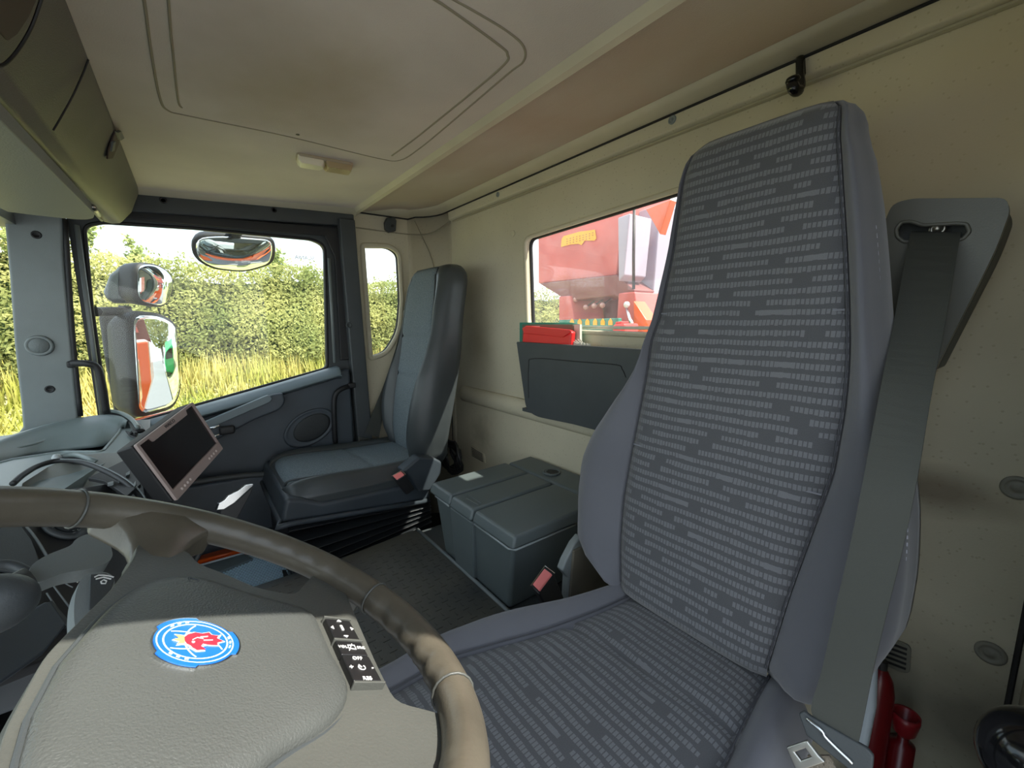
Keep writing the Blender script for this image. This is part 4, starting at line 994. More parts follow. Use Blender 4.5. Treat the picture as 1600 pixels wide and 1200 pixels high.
mesh('cup_hollow_wall', bm_tube([cup+V((.022*math.cos(a), .022*math.sin(a), .001)) for a in [k*.33 for k in range(7)]], .003, 6), m_grey, bxo, True)
mesh('embossed_mark', bm_tube([uZ(x, y, LZ+.004) for x, y in [(732, 774), (752, 786), (748, 789), (728, 778)]], .0009, 5, True), m_box, bxo)
mesh('tunnel_side_tray', bm_prism([(1.35, -.60, .376), (1.35, -.60, .43), (1.35, -.70, .46), (1.35, -.80, .40), (1.35, -.80, .376)], (.05, 0, 0)), m_grey, bxo, bevel=.01) if False else None

# ================================================================== WALL POCKET AND CONTENTS
wp = thing('wall_pocket', 'dark storage pocket mounted on the rear wall below the window', 'storage pocket', (1.0, -1.02, .8))
PO = rpoly(xz([uY(x, y, -.965) for x, y in [(807, 534), (1000, 546), (1080, 550), (1080, 700), (925, 669), (838, 651), (822, 640)]]), [.006, 0, .005, .02, .01, .03, .03], 5)
mesh('pocket_front', bm_plate(PO, [], onY(-.965), -.016), m_dark, wp, bevel=.005, seg=3)
PO2 = rpoly(xz([uY(x, y, -.96) for x, y in [(822, 572), (830, 559), (962, 570), (975, 580), (925, 640), (890, 660), (840, 640), (826, 630)]]), [.03, .03, .02, .02, .04, .03, .03, .02], 5)
mesh('front_outline', bm_tube([uY(x, y, -.9645) for x, y in [(826, 622), (826, 572), (834, 560), (900, 565), (962, 570), (972, 577), (978, 590)]], .0016, 6, smoothn=4), m_black, wp)
c0 = xz([uY(812, 540, -.965)])[0]; c1b = xz([uY(826, 640, -.965)])[0]
mesh('pocket_end', bm_prism([(c0[0]-.004, -.975, c0[1]-.01), (c1b[0]-.004, -.975, c1b[1]), (c1b[0]-.004, -1.045, c1b[1]), (c0[0]-.004, -1.045, c0[1]-.01)], (-.008, 0, 0)), m_dark, wp)
mesh('pocket_floor', bm_box((.93, -1.005, .82), (.55, .07, .012)), m_dark, wp)
po = thing('red_pouch', 'red vinyl pouch sticking out of the wall pocket', 'pouch', uY(850, 545, -.985))
q = [uY(x, y, -.985) for x, y in [(815, 545), (817, 515), (822, 510), (850, 517), (888, 516), (893, 519), (890, 550), (850, 560)]]
mesh('pouch_body', bm_prism(q, (0, -.022, 0)), m_pouch, po, bevel=.006, seg=3)
q = [uY(x, y, -.983) for x, y in [(817, 513), (823, 509), (892, 515), (894, 519), (880, 527), (852, 524), (820, 521)]]
mesh('pouch_flap', bm_prism(q, (0, .004, 0)), m_pouch, po, bevel=.002)
bk = thing('green_folder', 'thin green folder behind the red pouch', 'folder', uY(860, 530, -1.025))
mesh('folder_cover', bm_prism([uY(x, y, -1.03) for x, y in [(812, 560), (812, 504), (892, 504), (907, 507), (909, 560)]], (0, -.004, 0)), m_green, bk)
bk = thing('dark_binder', 'dark olive binder with pale pages standing behind the red pouch', 'binder', uY(860, 540, -1.015))
mesh('binder_cover', bm_prism([uY(x, y, -1.012) for x, y in [(814, 560), (816, 507), (895, 507), (897, 560)]], (0, -.004, 0)), m_card, bk)
mesh('pages', bm_prism([uY(x, y, -1.017) for x, y in [(860, 560), (862, 507), (906, 507), (906, 560)]], (0, -.010, 0)), m_paper, bk)
lb = uY(837, 511, -1.009); mesh('spine_label', bm_box(lb, (.045, .001, .007)), m_paper, bk)
bk = thing('loose_papers', 'loose white papers leaning in the pocket beside the binder', 'papers', uY(908, 545, -1.0))
for k in range(4): mesh('sheet', bm_prism([uY(x+k*3, y, -1.0-.003*k) for x, y in [(896, 560), (895+k, 532-k), (903, 537), (908+k*2, 534+k), (914, 560)]], (0, .0012, 0)), m_paper, bk)

# ================================================================== HOOKS, LAMP, SIDE FITTINGS
hk = thing('coat_hook', 'glossy black coat hook high on the rear wall above the driver seat', 'hook', uY(1248, 110, -1.03))
mesh('back_plate', bm_prism([uY(x, y, -1.04) for x, y in [(1246, 90), (1252, 86), (1260, 88), (1261, 116), (1257, 124), (1246, 122)]], (0, .010, 0)), m_gloss, hk, bevel=.003, seg=3)
mesh('hook_arm', bm_tube([uY(1250, 90, -1.025), uY(1250, 115, -1.022), uY(1252, 134, -1.010), uY(1246, 142, -.995), uY(1240, 138, -.985), uY(1237, 126, -.985)], .0085, 12, smoothn=5, rad=lambda q: .0075+.003*(q > .55)), m_gloss, hk, True)
mesh('hook_tip', bm_lathe(uY(1239, 128, -.983), (.1, .1, 1), [(0, -.004), (.010, -.002), (.013, .003), (.011, .008), (0, .011)]), m_gloss, hk, True)
hk2 = thing('small_wall_hook', 'small dark square hook on the cream panel above the narrow side window', 'hook', uX(611, 350, 1.99))
mesh('hook_body', bm_prism([uX(x, y, 1.97) for x, y in [(605, 340), (617, 339), (620, 345), (619, 361), (609, 363), (603, 358), (602, 347)]], (.025, 0, 0)), m_dark, hk2, bevel=.004, seg=3)
mesh('hook_cup', bm_disc(uX(613, 353, 1.969), (-1, 0, 0), .006, .006), m_black, hk2)
lp = thing('ceiling_lamp', 'long cream interior lamp with ribbed amber lens on the headliner', 'lamp', uC(506, 250))
la = [uC(x, y) for x, y in [(463, 232), (552, 249), (549, 271), (460, 250)]]
cc = sum(la, V())/4; ux = (la[1]-la[0]).normalized(); vx = (la[0]-la[3]).normalized()
Lw = (la[1]-la[0]).length/2; Lh = .028
frl = lambda a, b, h: cc+ux*a+vx*b+V((0, 0, -h))
o = rpoly([(-Lw, -Lh), (Lw, -Lh), (Lw, Lh), (-Lw, Lh)], .014, 4)
mesh('lamp_base', bm_pillow([(a*1.03, b*1.08) for a, b in o], frl, 1, [(1, .004), (.98, .008)]), M('lamp_base', (.42, .36, .24), .4), lp, True)
o1 = rpoly([(-Lw, -Lh), (-.012, -Lh), (.0, 0), (-.008, Lh), (-Lw, Lh)], .006, 3); o2 = rpoly([(-.006, -Lh), (Lw*.98, -Lh), (Lw, 0), (Lw*.97, Lh), (-.002, Lh), (.004, 0)], .006, 3)
mesh('lamp_switch', bm_pillow(o1, frl, 1, [(1, .010), (.96, .018), (.8, .024), (.5, .024)]), m_lampw, lp, bevel=.001)
mesh('lamp_lens', bm_pillow(o2, frl, 1, [(1, .010), (.96, .018), (.85, .023), (.5, .024)]), m_lamp, lp, bevel=.001)
bm = bmesh.new()
for k in range(16): bm_tube([frl(.004+(Lw-.012)*k/15, -Lh*.8, .0235), frl(.004+(Lw-.012)*k/15, Lh*.8, .0235)], .0008, 4, bm=bm)
mesh('lens_ribs', bm, M('lamp_rib', (.55, .45, .26), .3), lp)

# ================================================================== OVERHEAD CONSOLE AND VISOR
oc = thing('overhead_console', 'long grey-green overhead storage console above the windscreen', 'overhead console', (1.1, .2, 1.55))
pa = [(.093, 1.600), (.093, 1.576), (.117, 1.513), (.143, 1.480), (.150, 1.474), (.168, 1.470), (.186, 1.474), (.200, 1.485), (.22, 1.52), (.36, 1.60)]
pn = [(.093, 1.600), (.100, 1.588), (.148, 1.520), (.166, 1.497), (.169, 1.488), (.172, 1.462), (.176, 1.452), (.186, 1.450), (.22, 1.50), (.36, 1.60)]
rg = []
for k in range(21):
    x = .20+1.70*k/20; t = (x-.90)/.98; t = max(-.3, min(1, t)); rg.append([V((x, n[0]+(a[0]-n[0])*t, n[1]+(a[1]-n[1])*t)) for a, n in zip(pa, pn)])
mesh('console_shell', bm_loft(rg), m_cons, oc, bevel=.006, seg=3)
# a point on the big rear face / lower face of the console
def onc(x, y, X=None, off=.0):
    # plane of the rear face: through its top edge and ridge
    best = None
    a1 = V((1.88, .093, 1.590)); a2 = V((.90, .094, 1.597)); a3 = V((1.88, .143, 1.480))
    n = (a2-a1).cross(a3-a1).normalized(); n = n if n.y < 0 else -n
    return un(x, y, n, n.dot(a1))+n*off
gp_ = [onc(x, y, off=.001) for x, y in [(137, 92), (128, 115), (112, 150), (92, 186), (82, 203)]]
mesh('locker_seam', bm_tube(gp_, .0014, 6, smoothn=5), m_black, oc)
gp_ = [onc(x, y, off=.0) for x, y in [(66, -6), (50, 40), (30, 75), (10, 98), (-6, 104)]]
mesh('locker_seam', bm_tube(gp_, .0018, 6, smoothn=5), m_black, oc)
gp_ = [onc(x, y, off=.003) for x, y in [(54, -6), (40, 25), (22, 52), (8, 62), (-12, 40), (-20, -6)]]
mesh('speaker_recess', bm_prism(gp_, (.0, .004, .002)), M('recess_brown', (.07, .055, .045), .6), oc, bevel=.002)
q = [onc(x, y, off=.002) for x, y in [(176, 203), (184, 205), (182, 222), (172, 246), (164, 247), (166, 232)]]
mesh('latch_pocket', bm_prism(q, (0, -.003, -.001)), M('latch_brown', (.06, .04, .035), .5), oc, bevel=.001)
mesh('latch', bm_prism([onc(x, y, off=.004) for x, y in [(175, 203), (181, 201), (186, 212), (180, 216)]], (0, -.006, -.002)), m_grey, oc, bevel=.001)
mesh('latch', bm_prism([onc(x, y, off=.004) for x, y in [(170, 219), (174, 217), (172, 232), (167, 234)]], (0, -.004, -.002)), m_grey, oc, bevel=.001)
for k in range(6):
    a = onc(207-k*2.0, 295+k*3.2, off=.003); b = onc(212-k*2.0, 300+k*3.0, off=.003)
    mesh('vent_slot', bm_tube([a, b], .0022, 6), m_black, oc)
mesh('lower_lip', bm_tube([(.3, .186, 1.452), (.9, .186, 1.452), (1.88, .190, 1.474)], .0035, 6), M('lip_pale', (.28, .28, .24), .45), oc, True)
mesh('end_seam', bm_tube([uX(157, 330, 1.83), uX(178, 333, 1.83), uX(196, 322, 1.83)], .0015, 5, smoothn=3), m_black, oc)
vz = on_plane(0, 1.44, 0)
vis = thing('sun_visor', 'flat grey sun visor folded below the overhead console', 'sun visor', (1.2, .3, 1.44))
def uV(x, y):  # visor plane, tilting a little upwards to the far end
    n = V((-.045, -.03, 1)); return un(x, y, n, n.dot(V((1.5, .25, 1.412))))
vp = [uV(x, y) for x, y in [(0, 187), (148, 335), (146, 342), (128, 344), (60, 337), (12, 331)]]
vp = [vp[0]+(vp[0]-vp[1]).normalized()*.5]+vp[1:]+[vp[-1]+V((-.9, .0, -.03))]
v2 = rpoly([(p.x, p.y) for p in vp], [0, .02, .03, .04, 0, 0, 0], 4)
n_ = V((-.045, -.03, 1)); zv = lambda a, b: (n_.dot(V((1.5, .25, 1.412)))-n_.x*a-n_.y*b)
mesh('visor_panel', bm_plate(v2, [], lambda a, b, d: (a, b, zv(a, b)+d), .022), M('visor_plastic', (.17, .18, .17), .5, bump=.4, bscale=400), vis, bevel=.008, seg=3)
mesh('visor_arm', bm_tube([uV(146, 332)+V((0, 0, .012)), uX(163, 343, 1.84)+V((0, .01, .01))], .006, 8), m_steel, vis, True)

# ================================================================== DASHBOARD
da = thing('dashboard', 'grey moulded dashboard with storage tray below the windscreen', 'dashboard', (1.4, .4, .5))
DE = [uZ(x, y, .80) for x, y in [(218, 676), (222, 664), (212, 650)]]
# top surface with the sunken tray
OUT = [(1.93, .145), (1.945, .20), (1.93, .29), (1.93, .80), (.62, .86), (.62, .30), (1.02, .30), (1.18, .245), (1.34, .21), (1.47, .168), (1.60, .145), (1.75, .135)]
TR = rpoly([tuple(uZ(x, y, .815))[:2] for x, y in [(66, 690), (104, 672), (150, 655), (176, 655), (192, 663), (186, 676), (160, 706), (100, 706), (20, 718), (-80, 745), (-80, 712), (20, 702)]], [.02, .03, .03, .03, .03, .02, .02, .01, 0, .02, .02, .02], 4)
mesh('dash_top', bm_plate(OUT, [TR], onZ(.775), .04), m_dash, da, bevel=.010, seg=3)
cxT = sum(p[0] for p in TR)/len(TR); cyT = sum(p[1] for p in TR)/len(TR)
bm = bmesh.new(); r1 = [V((a, b, .812)) for a, b in TR]; r2 = [V((cxT+(a-cxT)*.93, cyT+(b-cyT)*.86, .735)) for a, b in TR]
R1 = [bm.verts.new(p) for p in r1]; R2 = [bm.verts.new(p) for p in r2]
for k in range(len(TR)): bm.faces.new((R1[k], R1[(k+1) % len(TR)], R2[(k+1) % len(TR)], R2[k]))
bm.faces.new(R2); mesh('tray_well', bm, m_dasht, da)
mesh('tray_rim', bm_tube([V((a, b, .815)) for a, b in TR], .004, 8, True), m_dash, da, True)
# raised back of the tray towards the pillar
bb_ = smooth_path([uZ(x, y, .802) for x, y in [(-60, 742), (0, 720), (45, 706), (84, 700), (120, 696), (155, 692), (180, 684), (192, 672)]], 5)
tt_ = smooth_path([uZ(x, y, .838) for x, y in [(-60, 722), (0, 694), (50, 676), (90, 664), (130, 656), (165, 652), (188, 655), (197, 662)]], 5)
RG = []
for p, q in zip(bb_, tt_):
    o_ = V((q.x-1.45, q.y-.22, 0)).normalized(); RG.append([p, q, q+o_*.012+V((0, 0, .006)), q+o_*.035+V((0, 0, .004)), q+o_*.05+V((0, 0, -.05)), V((p.x, p.y, .79))])
mesh('dash_back_ridge', bm_loft(RG), m_dash, da, True)
arc = [uZ(x, y, .838) for x, y in [(166, 646), (190, 650), (208, 660), (219, 674)]]
mesh('side_vent_slot', bm_tube(arc, .012, 8, smoothn=5, flat=.5), m_black, da, True)
mesh('side_vent_hoop', bm_tube([p+V((.004, .004, .012)) for p in arc], .006, 8, smoothn=5), m_dash, da, True)
mesh('dash_body', bm_prism([(1.93, .165, .30), (1.93, .15, .60), (1.93, .16, .778), (1.93, .80, .778), (1.93, .80, .30)], (-.62, 0, 0)), m_door, da, bevel=.02, seg=3)
mesh('dash_core', bm_box((.97, .62, .55), (.70, .40, .44)), m_dark, da, bevel=.02)
# sloping centre part facing the driver
Pm = lambda x, y, z: uZ(x, y, z)
cs = [Pm(36, 752, .832), Pm(70, 730, .832), Pm(110, 712, .832), Pm(160, 708, .828), Pm(195, 705, .822), Pm(218, 716, .80), Pm(232, 748, .77), Pm(215, 772, .765), Pm(150, 800, .76), Pm(20, 800, .78)]
mesh('centre_cowl', bm_prism(cs, (0, .01, -.03)), M('cowl_plastic', (.24, .245, .22), .4, bump=.3, bscale=450), da, bevel=.006, seg=3)
gk = [Pm(x, y, z) for x, y, z in [(20, 756, .840), (36, 742, .846), (60, 728, .850), (90, 720, .850), (125, 722, .846), (160, 734, .838), (190, 750, .826), (212, 768, .812), (222, 782, .80)]]
mesh('cluster_hood_edge', bm_tube(gk, .0055, 8, smoothn=5), m_black, da, True)
mesh('cluster_hood_trim', bm_tube([p+V((-.006, -.006, .004)) for p in gk[3:]], .0016, 6, smoothn=5), m_grey, da, True)
fv = [Pm(x, y, .832) for x, y in [(90, 722), (106, 716), (128, 717), (140, 722), (124, 725)]]
mesh('front_vent_slot', bm_prism(fv, (0, 0, .006)), m_black, da, bevel=.001)
for k in range(2): mesh('vent_fin', bm_tube([Pm(104+k*13, 721, .842), Pm(112+k*13, 722, .842)], .003, 6), m_grey, da, True)
mesh('front_vent_hood', bm_tube([Pm(86, 720, .836), Pm(98, 713, .842), Pm(120, 711, .842), Pm(142, 718, .838), Pm(150, 722, .832)], .006, 8, smoothn=4), m_dash, da, True)
mesh('vent_knob', bm_lathe(Pm(89, 718, .838), (0, 0, 1), [(.008, 0), (.009, .006), (.005, .012), (0, .013)]), M('pale_knob', (.42, .45, .46), .3), da, True)
sp_ = [Pm(x, y, .80) for x, y in [(140, 760), (198, 730), (206, 742), (222, 770), (200, 790), (165, 765)]]
mesh('switch_panel', bm_prism([p+V((0, 0, .012)) for p in sp_], (0, 0, .008)), m_black, da, bevel=.001)
for x, y, w_, h_ in ((173, 756, 9, 4), (200, 741, 6, 5), (187, 752, 5, 3), (211, 757, 3, 7)):
    mesh('switch', bm_prism([Pm(x-w_/2, y+1, .822), Pm(x+w_/2, y-h_/2, .822), Pm(x+w_/2, y+h_/2, .822), Pm(x-w_/2, y+h_, .822)], (0, 0, .004)), m_apil, da)
cb = thing('phone_clip', 'small broken black clip on the dashboard corner beside the monitor', 'clip', uZ(206, 678, .83))
mesh('clip_base', bm_prism([uZ(x, y, .822) for x, y in [(196, 675), (205, 678), (216, 680), (212, 686), (203, 683)]], (0, 0, .006)), m_black, cb, bevel=.001)
mesh('clip_jaw', bm_tube([uZ(204, 680, .825), uZ(208, 673, .84), uZ(213, 677, .84)], .004, 6), m_black, cb)

# lower instrument panel (dark, facing the driver)
ip = thing('instrument_panel', 'black instrument panel with switches and dials behind the steering wheel', 'instrument panel', (.8, .35, .6))
ipn = V((-.25, -.62, .75)).normalized(); ip0 = V((.85, .20, .72))
def uI(x, y, off=0): return un(x, y, ipn, ipn.dot(ip0))+ipn*off
mesh('panel_face', bm_prism([uI(x, y) for x, y in [(-60, 790), (60, 770), (235, 745), (262, 800), (258, 905), (120, 1010), (-60, 1080)]], -ipn*.03), m_black, ip, bevel=.005)
mesh('cluster_rim', bm_tube([uI(x, y, .004) for x, y in [(30, 818), (50, 840), (68, 868), (80, 890)]], .002, 6, smoothn=3), m_apil, ip, True)
mesh('cluster_face', bm_prism([uI(x, y, .002) for x, y in [(-40, 800), (22, 820), (45, 850), (60, 890), (20, 900), (-40, 890)]], ipn*.006), m_dark, ip, bevel=.002)
c = uI(100, 824, .003)
mesh('dial_ring', bm_lathe(c, ipn, [(.034, 0), (.034, .004), (.029, .006), (.028, .003), (0, .003)]), m_dark, ip, True)
mesh('dial_knob', bm_lathe(c, ipn, [(.020, 0), (.019, .016), (.015, .020), (0, .021)]), m_chr, ip, True)
for x, y in ((79, 828), (84, 838), (112, 836), (120, 832), (75, 822), (122, 824)):
    mesh('dial_mark', bm_tube([uI(x-2, y+1, .005), uI(x+2, y-1, .005)], .0012, 5), m_white, ip)
fi = (lambda x, y: (uI(x, y, .004), uI(x+10, y-3)-uI(x, y), uI(x+2, y-10)-uI(x, y)))
c = uI(182, 846, .003)
mesh('parking_ring', bm_tube([c+(cR*math.cos(a)+ipn.cross(cR).normalized()*math.sin(a))*.0085 for a in [k*.4 for k in range(16)]], .0007, 5, True), m_white, ip)
text('P', 'parking_mark', fi(182, 846), .011, m_white, ip)
for x, y, x2, y2 in ((193, 843, 198, 846), (191, 854, 196, 856)): mesh('panel_mark', bm_tube([uI(x, y, .004), uI(x2, y2, .004)], .0016, 5), m_white, ip)
def glyph(lines, c, s, name='pictogram', off=.004, U=uI, r=.0009):
    bm = bmesh.new()
    for l in lines: bm_tube([U(c[0]+a*s, c[1]+b*s, off) for a, b in l], r, 5, bm=bm)
    mesh(name, bm, m_white, ip)
glyph([[(-4, -3), (2, -4), (4, 3), (-1, 4), (-2, 0)], [(-5, 2), (-3, 4)]], (103, 902), 1)
glyph([[(-1, -4), (-2, 4)], [(-1, -4), (2, -2), (1, 2), (-2, 2)], [(3, -3), (6, -5)], [(4, 0), (7, 0)], [(3, 3), (6, 5)]], (113, 908), 1)
glyph([[(-4, -2), (0, -4), (3, -3)], [(-2, 1), (-3, 5)], [(0, 1), (0, 5)], [(2, 1), (3, 5)]], (132, 890), 1)
mesh('panel_line', bm_tube([uI(88, 904, .004), uI(98, 914, .004), uI(111, 921, .004)], .0009, 5, smoothn=3), m_grey, ip)
mesh('panel_line', bm_tube([uI(117, 891, .004), uI(124, 898, .004), uI(131, 900, .004)], .0009, 5, smoothn=3), m_grey, ip)
mesh('panel_line', bm_tube([uI(78, 915, .004), uI(115, 965, .004)], .0012, 5), m_grey, ip)
mesh('panel_line', bm_tube([uI(70, 930, .004), uI(106, 985, .004)], .0012, 5), m_grey, ip)
mesh('side_strip', bm_prism([uI(x, y, .003) for x, y in [(68, 948), (76, 944), (108, 982), (98, 985)]], ipn*.004), m_dark, ip)
mesh('lower_cover', bm_prism([uI(x, y, .003) for x, y in [(-40, 1010), (60, 950), (72, 950), (96, 985), (60, 1030), (-40, 1100)]], ipn*.01), m_shell, ip, bevel=.004)
# column stalks
st1 = thing('column_stalk', 'broad grey paddle-shaped stalk beside the steering column', 'stalk', uZ(50, 905, .86))
n1 = V((-.35, -.45, .82)).normalized(); o1_ = uZ(110, 880, .855)
def uS(x, y, off=0): return un(x, y, n1, n1.dot(o1_))+n1*off
sk = [(44, 886), (70, 868), (112, 852), (118, 842), (135, 834), (160, 833), (172, 848), (177, 868), (170, 878), (140, 890), (100, 894), (60, 911), (50, 906)]
ski = [uS(x, y) for x, y in sk]; c = sum(ski, V())/len(ski)
ta = n1.orthogonal().normalized(); tb = n1.cross(ta)
o = rpoly([((p-c).dot(ta), (p-c).dot(tb)) for p in ski], .012, 4)
mesh('paddle', bm_plate(o, [], lambda a, b, d: c+ta*a+tb*b-n1*d, .020), m_grey, st1, bevel=.006, seg=3)
mesh('stalk_root', bm_tube([uS(52, 897, -.008), uS(30, 905, -.012), uS(5, 918, -.02)], .016, 10), m_dark, st1, True)
st2 = thing('wiper_stalk', 'second grey column stalk with white wiper symbols', 'stalk', uZ(140, 940, .84))
n2 = V((-.45, -.40, .80)).normalized(); o2_ = uZ(150, 920, .86)
def uT(x, y, off=0): return un(x, y, n2, n2.dot(o2_))+n2*off
k1 = [(115, 960), (117, 930), (125, 906), (140, 894), (165, 893), (178, 900), (180, 915), (170, 960), (160, 990), (118, 990)]
kk = [uT(x, y) for x, y in k1]; c = sum(kk, V())/len(kk); ta = n2.orthogonal().normalized(); tb = n2.cross(ta)
o = rpoly([((p-c).dot(ta), (p-c).dot(tb)) for p in kk], .012, 4)
mesh('stalk_body', bm_plate(o, [], lambda a, b, d: c+ta*a+tb*b-n2*d, .022), m_apil, st2, bevel=.005, seg=3)
mesh('stalk_face', bm_prism([uT(x, y, .001) for x, y in [(140, 900), (165, 898), (177, 906), (165, 950), (138, 955)]], n2*.002), m_dark, st2, bevel=.0008)
bm = bmesh.new()
for l in ([(146, 905), (152, 902), (160, 902), (168, 903), (176, 905)], [(148, 908), (160, 905), (172, 908)], [(156, 912), (160, 909), (165, 911), (163, 915), (157, 915), (156, 912)]):
    bm_tube([uT(x, y, .0035) for x, y in l], .0008, 5, bm=bm)
mesh('wiper_symbols', bm, m_white, st2)
cv = thing('steering_column', 'rounded black steering column shroud at the left edge', 'steering column', (.40, .14, .6))
cs_ = uX(-22, 948, .58)
bm = bmesh.new(); bmesh.ops.create_uvsphere(bm, u_segments=28, v_segments=16, radius=1)
for v in bm.verts: v.co = V((cs_.x+v.co.x*.026, cs_.y+v.co.y*.035, cs_.z+v.co.z*.028))
mesh('shroud_dome', bm, m_dark, cv, True)
mesh('shroud_ring', bm_tube([uS(x, y, -.03) for x, y in [(0, 854), (30, 853), (58, 864), (72, 878)]], .006, 8, smoothn=4), m_dark, cv, True)
mesh('column_tube', bm_tube([(.36, .03, .88), (.36, .16, .70), (.36, .30, .45)], .035, 16), m_dark, cv, True)

# ================================================================== MONITOR
k = 1.2
def mo(p): return EYE+(V(p)-EYE)*k
A0, B0, C0, D0 = mo((.874, .09, .958)), mo((1.045, .014, .992)), mo((1.047, -.026, .888)), mo((.876, .05, .854))
mu = (B0-A0).normalized(); mv = (A0-D0).normalized(); mn = mu.cross(mv).normalized(); mv = mn.cross(mu)
W, H = (B0-A0).length, (A0-D0).length*1.02; M0 = (A0+B0+C0+D0)/4
mf = lambda a, b, h: M0+mu*a+mv*b+mn*h
mon = thing('monitor', 'small flat screen in a brownish-grey frame on the dashboard', 'monitor', M0-mn*.05-mv*H*.5)
# mn points to the viewer?
sg = 1 if mn.dot(EYE-M0) > 0 else -1
def mf(a, b, h): return M0+mu*a+mv*b+mn*h*sg
W2, H2 = W/2, H/2
mesh('monitor_case', bm_hull8(bmesh.new(), [mf(-W2, -H2, -.002), mf(W2, -H2, -.002), mf(W2, H2, -.002), mf(-W2, H2, -.002)], [mf(-W2, -H2, -.033), mf(W2, -H2, -.033), mf(W2, H2, -.033), mf(-W2, H2, -.033)]), m_black, mon, bevel=.004)
mesh('bezel', bm_plate(rpoly([(-W2, -H2), (W2, -H2), (W2, H2), (-W2, H2)], .003, 2), [[(-W2+.008, -H2+.022), (W2-.006, -H2+.022), (W2-.006, H2-.006), (W2-.04, H2-.006), (W2-.045, H2-.016), (-W2+.045, H2-.016), (-W2+.04, H2-.006), (-W2+.008, H2-.006)]], mf, .006), m_bezel, mon, bevel=.001)
mesh('screen', bm_hull8(bmesh.new(), [mf(a, b, 0) for a, b in ((-W2+.004, -H2+.02), (W2-.003, -H2+.02), (W2-.003, H2-.003), (-W2+.004, H2-.003))], [mf(a, b, .002) for a, b in ((-W2+.004, -H2+.02), (W2-.003, -H2+.02), (W2-.003, H2-.003), (-W2+.004, H2-.003))]), m_scr, mon)
text('WAECO', 'maker_lettering', (mf(0, H2-.0075, .0062), mu, mv), .0105, m_black, mon)
for i, x in enumerate((-.085, -.073, -.061, -.049, .045, .057, .069, .083)):
    mesh('button', bm_lathe(mf(x, -H2+.010, .005), mn*sg, [(.003, 0), (.0028, .002), (0, .0022)], 10), M('bezel_mark', (.75, .65, .62), .4) if i == 0 else bpy.data.materials['bezel_mark'], mon)
mesh('monitor_arm', bm_tube([mf(-.02, -.02, -.026), mf(-.02, -.05, -.09), mf(-.02, -.10, -.11)], .012, 8), m_black, mon, True)

# parking lever blade, low opening behind the wheel
lv = thing('lever', 'black lever with a bright metal blade rising behind the steering wheel rim', 'lever', uX(350, 800, 1.1))
bl = [uX(x, y, 1.1) for x, y in [(339, 797), (343, 786), (352, 781), (358, 774), (365, 770), (372, 767), (384, 758), (396, 756), (396, 759), (380, 773), (366, 786), (350, 796)]]
mesh('blade', bm_prism(bl, (.004, .004, 0)), m_chr, lv, bevel=.0012)
mesh('lever_arm', bm_tube([uX(350, 812, 1.112), uX(345, 815, 1.112)+V((0, .12, -.03)), V((1.10, .40, .60))], .010, 8), m_black, lv)
mesh('lever_body', bm_prism([uX(x, y, 1.104) for x, y in [(345, 797), (368, 786), (396, 760), (392, 772), (370, 812), (340, 830)]], (.02, .004, 0)), m_black, lv, bevel=.002)
# ribbed mat with its frame, and the orange panel beyond
rm = thing('ribbed_step_mat', 'pale blue ribbed mat in a dark frame low in front of the tunnel', 'mat', (1.3, -.1, .30))
def uF(x, y, z=.30): return uZ(x, y, z)
mb = [uF(*p) for p in [(330, 905), (385, 868), (440, 868), (462, 930), (470, 985), (330, 960)]]
mesh('mat_sheet', bm_prism(mb, (0, 0, -.01)), m_blmat, rm)
bm = bmesh.new()
ax = (mb[3]-mb[1]); 
import itertools
mn_ = [(p.x, p.y) for p in mb]
def inside(x, y):
    c = False; n = len(mn_)
    for i in range(n):
        x1, y1 = mn_[i]; x2, y2 = mn_[i-1]
        if (y1 > y) != (y2 > y) and x < (x2-x1)*(y-y1)/(y2-y1)+x1: c = not c
    return c
for i in range(60):
    for j in range(60):
        x = 1.15+.0115*i; y = -.30+.010*j+.005*(i % 2)
        if inside(x, y) and inside(x+.008, y) and inside(x, y+.006): bm_box((x, y, .3015), (.0065, .0055, .003), bm)
tag(mesh('mat_studs', bm, M('mat_studs', (.50, .68, .80), .5), rm), kind='stuff')
mesh('mat_frame', bm_prism([uF(*p) for p in [(441, 893), (447, 893), (462, 925), (472, 985), (464, 985)]], (0, 0, .006)), m_black, rm)
mesh('mat_frame', bm_prism([uF(*p) for p in [(449, 893), (462, 900), (474, 935), (482, 985), (474, 985)]], (0, 0, .004)), m_doorl, rm)
mesh('mat_kerb', bm_prism([uF(*p, .31) for p in [(302, 886), (380, 864), (396, 872), (325, 900)]], (0, 0, -.02)), m_doorl, rm, bevel=.003)
mesh('mat_kerb', bm_tube([uF(302, 886, .315), uF(382, 864, .315)], .004, 6), M('pale_edge', (.45, .50, .54), .4), rm, True)
op = thing('orange_panel', 'orange painted metal panel in the passenger footwell', 'panel', uZ(340, 875, .25))
mesh('panel_sheet', bm_prism([uZ(x, y, .25) for x, y in [(298, 890), (328, 850), (382, 856), (384, 866)]], (0, 0, -.01)), m_orange, op)
mesh('panel_bead', bm_tube([uZ(305, 879, .255), uZ(345, 868, .255), (uZ(378, 861, .255))], .007, 8), m_orange, op, True)
hs_ = thing('footwell_hoses', 'black hoses running down beside the orange footwell panel', 'hoses', uZ(310, 870, .35))
for k in range(4): mesh('hose', bm_tube([uZ(322-k*8, 845, .45), uZ(300-k*6, 885, .38)], .008, 8), m_black if k % 2 else m_dark, hs_, True)
